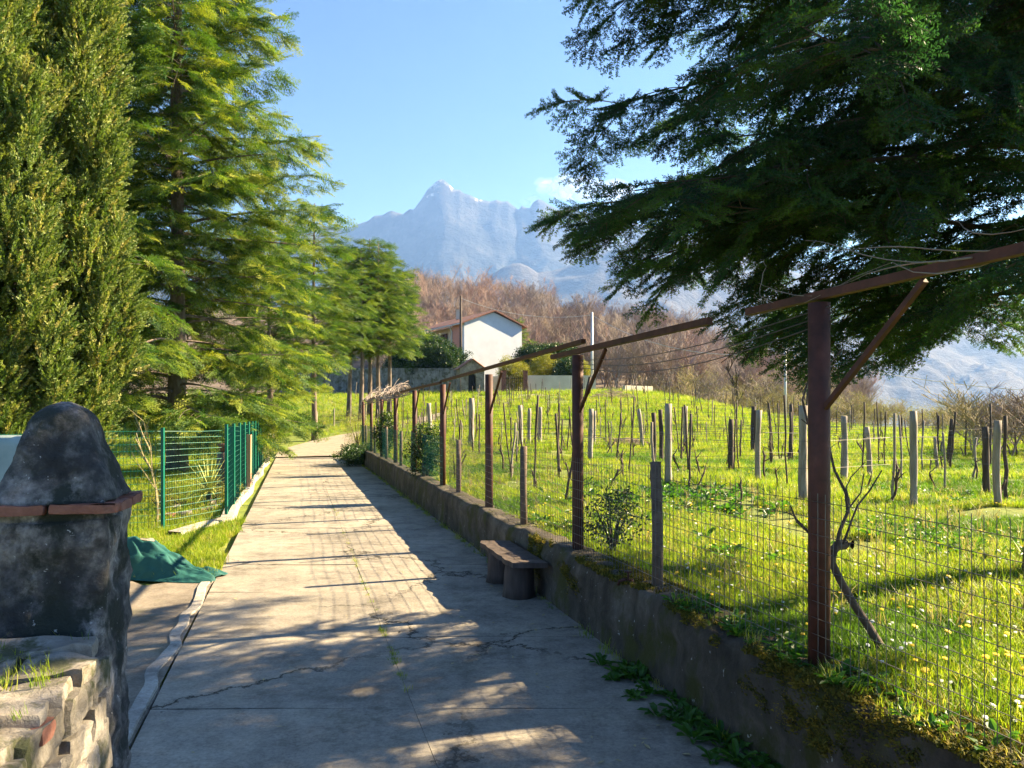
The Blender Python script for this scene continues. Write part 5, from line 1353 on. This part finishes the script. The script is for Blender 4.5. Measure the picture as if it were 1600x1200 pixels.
# scrub between vineyard and valley
scr = []
for k in range(6000):
    if len(scr) >= 240: break
    px = rt2.uniform(985, 1720); Y = rt2.uniform(30, 96)
    ymin = np.interp(px, [985, 1060, 1150, 1250, 1350, 1450, 1520, 1600, 1720], [76, 72, 62, 54, 50, 46, 34, 30, 27])
    if Y < ymin: continue
    X = (px - 800) / F * Y; z = g(X, Y); H = rt2.uniform(1.8, 3.4) * (1.15 if Y > 55 else .8)
    top = HZ - (z + H - CAMZ) / Y * F
    lim = np.interp(px, [985, 1100, 1200, 1300, 1400, 1500, 1600, 1720], [570, 560, 575, 600, 618, 622, 612, 600])
    if top < lim: continue
    if any((X - a) ** 2 + (Y - b) ** 2 < 1.3 for a, b, *_ in scr): continue
    scr.append((X, Y, z, H, px))
for i, (X, Y, z, H, px) in enumerate(scr):
    k = rt2.choice((0, 1, 2, 3)) if px < 1180 else rt2.choice((1, 3, 3, 0))
    o = link('bare_bush', bush[k], None, (X, Y, z - .1), (0, 0, rt2.uniform(0, 6.28)), (H / 4.2 * 1.5, H / 4.2 * 1.5, H / 4.2))
    tag(o, 'twiggy %s bush in the scrub %s' % (['greyish', 'straw coloured', 'brown', 'straw coloured'][k], 'left of the leaning metal pole' if px < 1228 else 'between metal pole and square cut post' if px < 1427 else 'at the far right'), 'bush', 'scrub bushes beyond the vineyard')
for i in range(26):
    px = rt2.uniform(1515, 1680); Y = rt2.uniform(25, 36); X = (px - 800) / F * Y; H = rt2.uniform(2.1, 3.2)
    o = link('bare_bush', bush[rt2.choice((0, 1, 2, 3))], None, (X, Y, g(X, Y) - .1), (0, 0, rt2.uniform(0, 6.28)), (H / 4.2 * 1.4, H / 4.2 * 1.4, H / 4.2))
    tag(o, 'bare brown thicket bush at the right end of the vineyard', 'bush', 'thicket at the right edge')
rg = np.random.default_rng(5); PTS = []
for (X, Y, z, H, px) in scr:
    n = 26 if 1080 < px < 1480 else 6
    PTS.append(np.stack([X + rg.normal(0, H * .33, n), Y + rg.normal(0, H * .33, n), z + H * rg.uniform(.2, .95, n)], 1))
PTS = np.concatenate(PTS)
o = spread('bud_leaves', PTS, rg.uniform(0, 6.28, (len(PTS), 3)), rg.uniform(1.0, 2.4, len(PTS)), S_bud, rg); tag(o, 'yellow green young leaves in the scrub beyond the vineyard', 'leaves', kind='stuff')

# ------------------------------------------------------------------ grass, weeds, flowers, moss
rg = np.random.default_rng(17)
def field_points(n, y0, y1, smin, xmax, power=1.0):
    Y = y0 + (y1 - y0) * rg.random(n) ** power; lo = smin + KX * np.minimum(Y, 44); hi = np.minimum(xmax, .70 * Y + 1.2)
    X = lo + (hi - lo) * rg.random(n); return X, Y
def put(name, label, cat, X, Y, srcs, s0, s1, zoff=0.0, tilt=.15, z=None):
    Z = (ground(X, Y) if z is None else z) + zoff - .015
    rot = np.stack([rg.normal(0, tilt, len(X)), rg.normal(0, tilt, len(X)), rg.uniform(0, 6.28, len(X))], 1)
    o = spread(name, np.stack([X, Y, Z], 1), rot, rg.uniform(s0, s1, len(X)), srcs, rg); return tag(o, label, cat, kind='stuff')
XX = []; YY = []; SC = []
def bald(X, Y, thr): return fbm(X * .55, Y * .55, 4.0, 3) > thr
X, Y = field_points(30000, 3.0, 13, 3.02, 12, .8); k = bald(X, Y, -.22); dk = fbm(X * .8 + 5, Y * .8, 7.0, 3) > .06; put('grass', 'long grass at the near edge of the vineyard', 'grass', X[k & ~dk], Y[k & ~dk], S_grass, .25, .8); put('grass', 'darker green grass patches at the near edge of the vineyard', 'grass', X[k & dk], Y[k & dk], S_grass2, .3, .85)
X, Y = field_points(42000, 12.5, 32, 3.05, 26, .8); k = bald(X, Y, -.2); dk = fbm(X * .5 + 5, Y * .5, 7.0, 3) > .12; put('grass', 'short bright grass between the vineyard rows', 'grass', X[k & ~dk], Y[k & ~dk], S_grass, .5, 1.2); put('grass', 'darker green grass patches between the vineyard rows', 'grass', X[k & dk], Y[k & dk], S_grass2, .6, 1.3)
X, Y = field_points(26000, 31, 72, 3.4, 44, .9); k = bald(X * .5, Y * .5, -.3); put('grass', 'far grass on the upper vineyard slope', 'grass', X[k], Y[k], S_grass, 1.3, 2.6)
X, Y = field_points(1600, 5, 40, 3.3, 26); put('dry_grass', 'dry straw coloured stalks among the vineyard grass', 'grass', X, Y, S_dry, .6, 1.6)
X, Y = field_points(5200, 3.3, 22, 3.1, 14, .8); k = fbm(X * .4 + 9, Y * .4, 1.0, 3) > .2; put('weeds', 'broad leaved weeds in patches in the vineyard grass', 'weeds', X[k], Y[k], S_weed, .4, 1.05)
X = rg.normal(2.6, .9, 220); Y = rg.normal(13.2, 1.3, 220); k = X > WX(3.3, Y); put('weeds', 'dark broad leaved weed patch behind the fence', 'weeds', X[k], Y[k], S_weed, .7, 1.4)
X, Y = field_points(330, 3.4, 12, 3.05, 9); put('dandelions', 'yellow dandelions dotted through the near grass', 'flowers', X, Y, S_dand, .8, 1.4)
X, Y = field_points(650, 3.4, 16, 3.05, 11); put('daisies', 'tiny white daisies dotted through the near grass', 'flowers', X, Y, S_daisy, .8, 1.3)
# left side
def lawn(n, fn, name, label, s0=.6, s1=1.3, srcs=S_grass):
    X, Y = fn(n); put(name, label, 'grass', X, Y, srcs, s0, s1)
def verge(n):
    Y = rg.uniform(9.1, 14.6, n); s = rg.uniform(-4.8, -1.02, n) ; k = (s < -1.05 - .25 * vnoise(Y * 1.5, s * 0)) & ((Y > 9.45 + .25 * vnoise(s * 2, 3.0)))
    return WX(s, Y)[k], Y[k]
lawn(8500, verge, 'grass', 'bright grass verge round the green tarpaulin', .45, .95)
def gard(n):
    Y = rg.uniform(13, 36, n); s = rg.uniform(-12, -1.5, n); return WX(s, Y), Y
lawn(9000, gard, 'grass', 'rough grass in the garden behind the green fence', .7, 1.4)
def farlawn(n):
    Y = rg.uniform(35, 70, n); X = rg.uniform(-26, -3, n); s = s_of(X, Y); k = (s < -1.1) | (Y > 46)
    c = np.array(cl); d = np.min(np.hypot(X[:, None] - np.interp(np.linspace(0, 1, 60), np.linspace(0, 1, len(c)), c[:, 0]), Y[:, None] - np.interp(np.linspace(0, 1, 60), np.linspace(0, 1, len(c)), c[:, 1])), axis=1)
    k &= d > 2.0; return X[k], Y[k]
lawn(9000, farlawn, 'grass', 'green lawn by the lane bend under the firs', 1.0, 2.0)
# joints, wall foot, wall top
Y = np.concatenate([rg.normal(c, w_, n) for c, w_, n in ((6.4, .12, 26), (7.1, .1, 20), (5.9, .05, 8), (9.5, .5, 14), (13, 3, 40))]); X = WX(.80 + rg.normal(0, .012, len(Y)), Y)
put('joint_grass', 'small grass tufts growing in the middle joint of the lane', 'grass', X, Y, S_grass, .15, .42, z=np.zeros(len(Y)))
Y = rg.uniform(2.5, 36, 420); X = WX(2.66 + rg.normal(0, .03, 420), Y); put('wall_grass', 'weeds and grass along the foot of the low wall', 'grass', X, Y, S_grass, .2, .7, z=np.zeros(420))
Y = rg.uniform(3.0, 6.2, 90); X = WX(2.58 + rg.normal(0, .09, 90), Y); put('wall_weeds', 'leafy weeds at the foot of the low wall in shade', 'weeds', X, Y, S_weed, .3, .95, z=np.zeros(90))
n = 9000; Y = rg.uniform(1.5, 7.6, n); s = rg.uniform(2.72, 3.08, n); k = fbm(Y * 2.2, s * 4, 3.0, 3) + .35 * (s > 2.85) > -.12; Y, s = Y[k], s[k]
put('moss', 'yellow green moss cushions on top of the low wall', 'moss', WX(s, Y), Y, S_moss, .5, 1.5, z=np.full(len(Y), .618) - .05 * sstep(7.2, 3.6, Y) * fbm(Y * .8, 4.0, 1.0, 2) + .012)
Y = rg.uniform(1.8, 5.8, 260); s = rg.uniform(2.75, 3.05, 260); put('wall_top_grass', 'grass and small plants rooted on the wall top', 'grass', WX(s, Y), Y, S_grass + S_weed, .25, .7, z=np.full(260, .62))
n = 2600; Y = rg.uniform(2.6, 9.0, n); zz = rg.uniform(.05, .58, n) ** .8; k = fbm(Y * 1.7, zz * 3, 8.0, 3) > .16; Y, zz = Y[k], zz[k]
n1 = fbm(Y * 1.6, 2.705 * 3 + zz * 6, 2.0, 4); X = WX(2.705 + n1 * .06, Y)
rot = np.stack([rg.uniform(0, 6.28, len(Y)) * 0, np.full(len(Y), -1.35), np.full(len(Y), .28)], 1)
o = spread('moss', np.stack([X, Y, zz], 1), rot, rg.uniform(.5, 1.3, len(Y)), S_moss, rg); tag(o, 'moss clinging to the shaded face of the low wall', 'moss', kind='stuff')
# tufts on the stone wall and pillar foot
q = [PF - d_ * rg.uniform(.0, 1.2) + e_ * rg.uniform(.05, .5) for _ in range(46)]
put('wall_tufts', 'small grass tufts between the capstones of the stone wall', 'grass', np.array([v.x for v in q]), np.array([v.y for v in q]), S_grass, .15, .42, z=np.full(46, 1.14))
# litter on the lane
lit = MB(); rl = random.Random(4)
for k in range(260):
    y = rl.uniform(3.2, 22); s = rl.uniform(-.9, 2.65) if rl.random() < .4 else rl.uniform(1.6, 2.68); a = rl.uniform(0, 6.28); L = rl.uniform(.012, .035); c = Vector((WX(s, y), y, .012)); d = Vector((math.cos(a), math.sin(a), rl.uniform(0, .3))) * L; w2 = Vector((-math.sin(a), math.cos(a), .1)) * L * rl.uniform(.3, .6)
    lit.add([c - d, c + w2, c + d, c - w2 + Vector((0, 0, .004))], [(0, 1, 2, 3)])
o = lit.build('leaf_litter', M['twig_straw']); tag(o, 'dry leaf bits scattered over the lane', 'litter', kind='stuff')
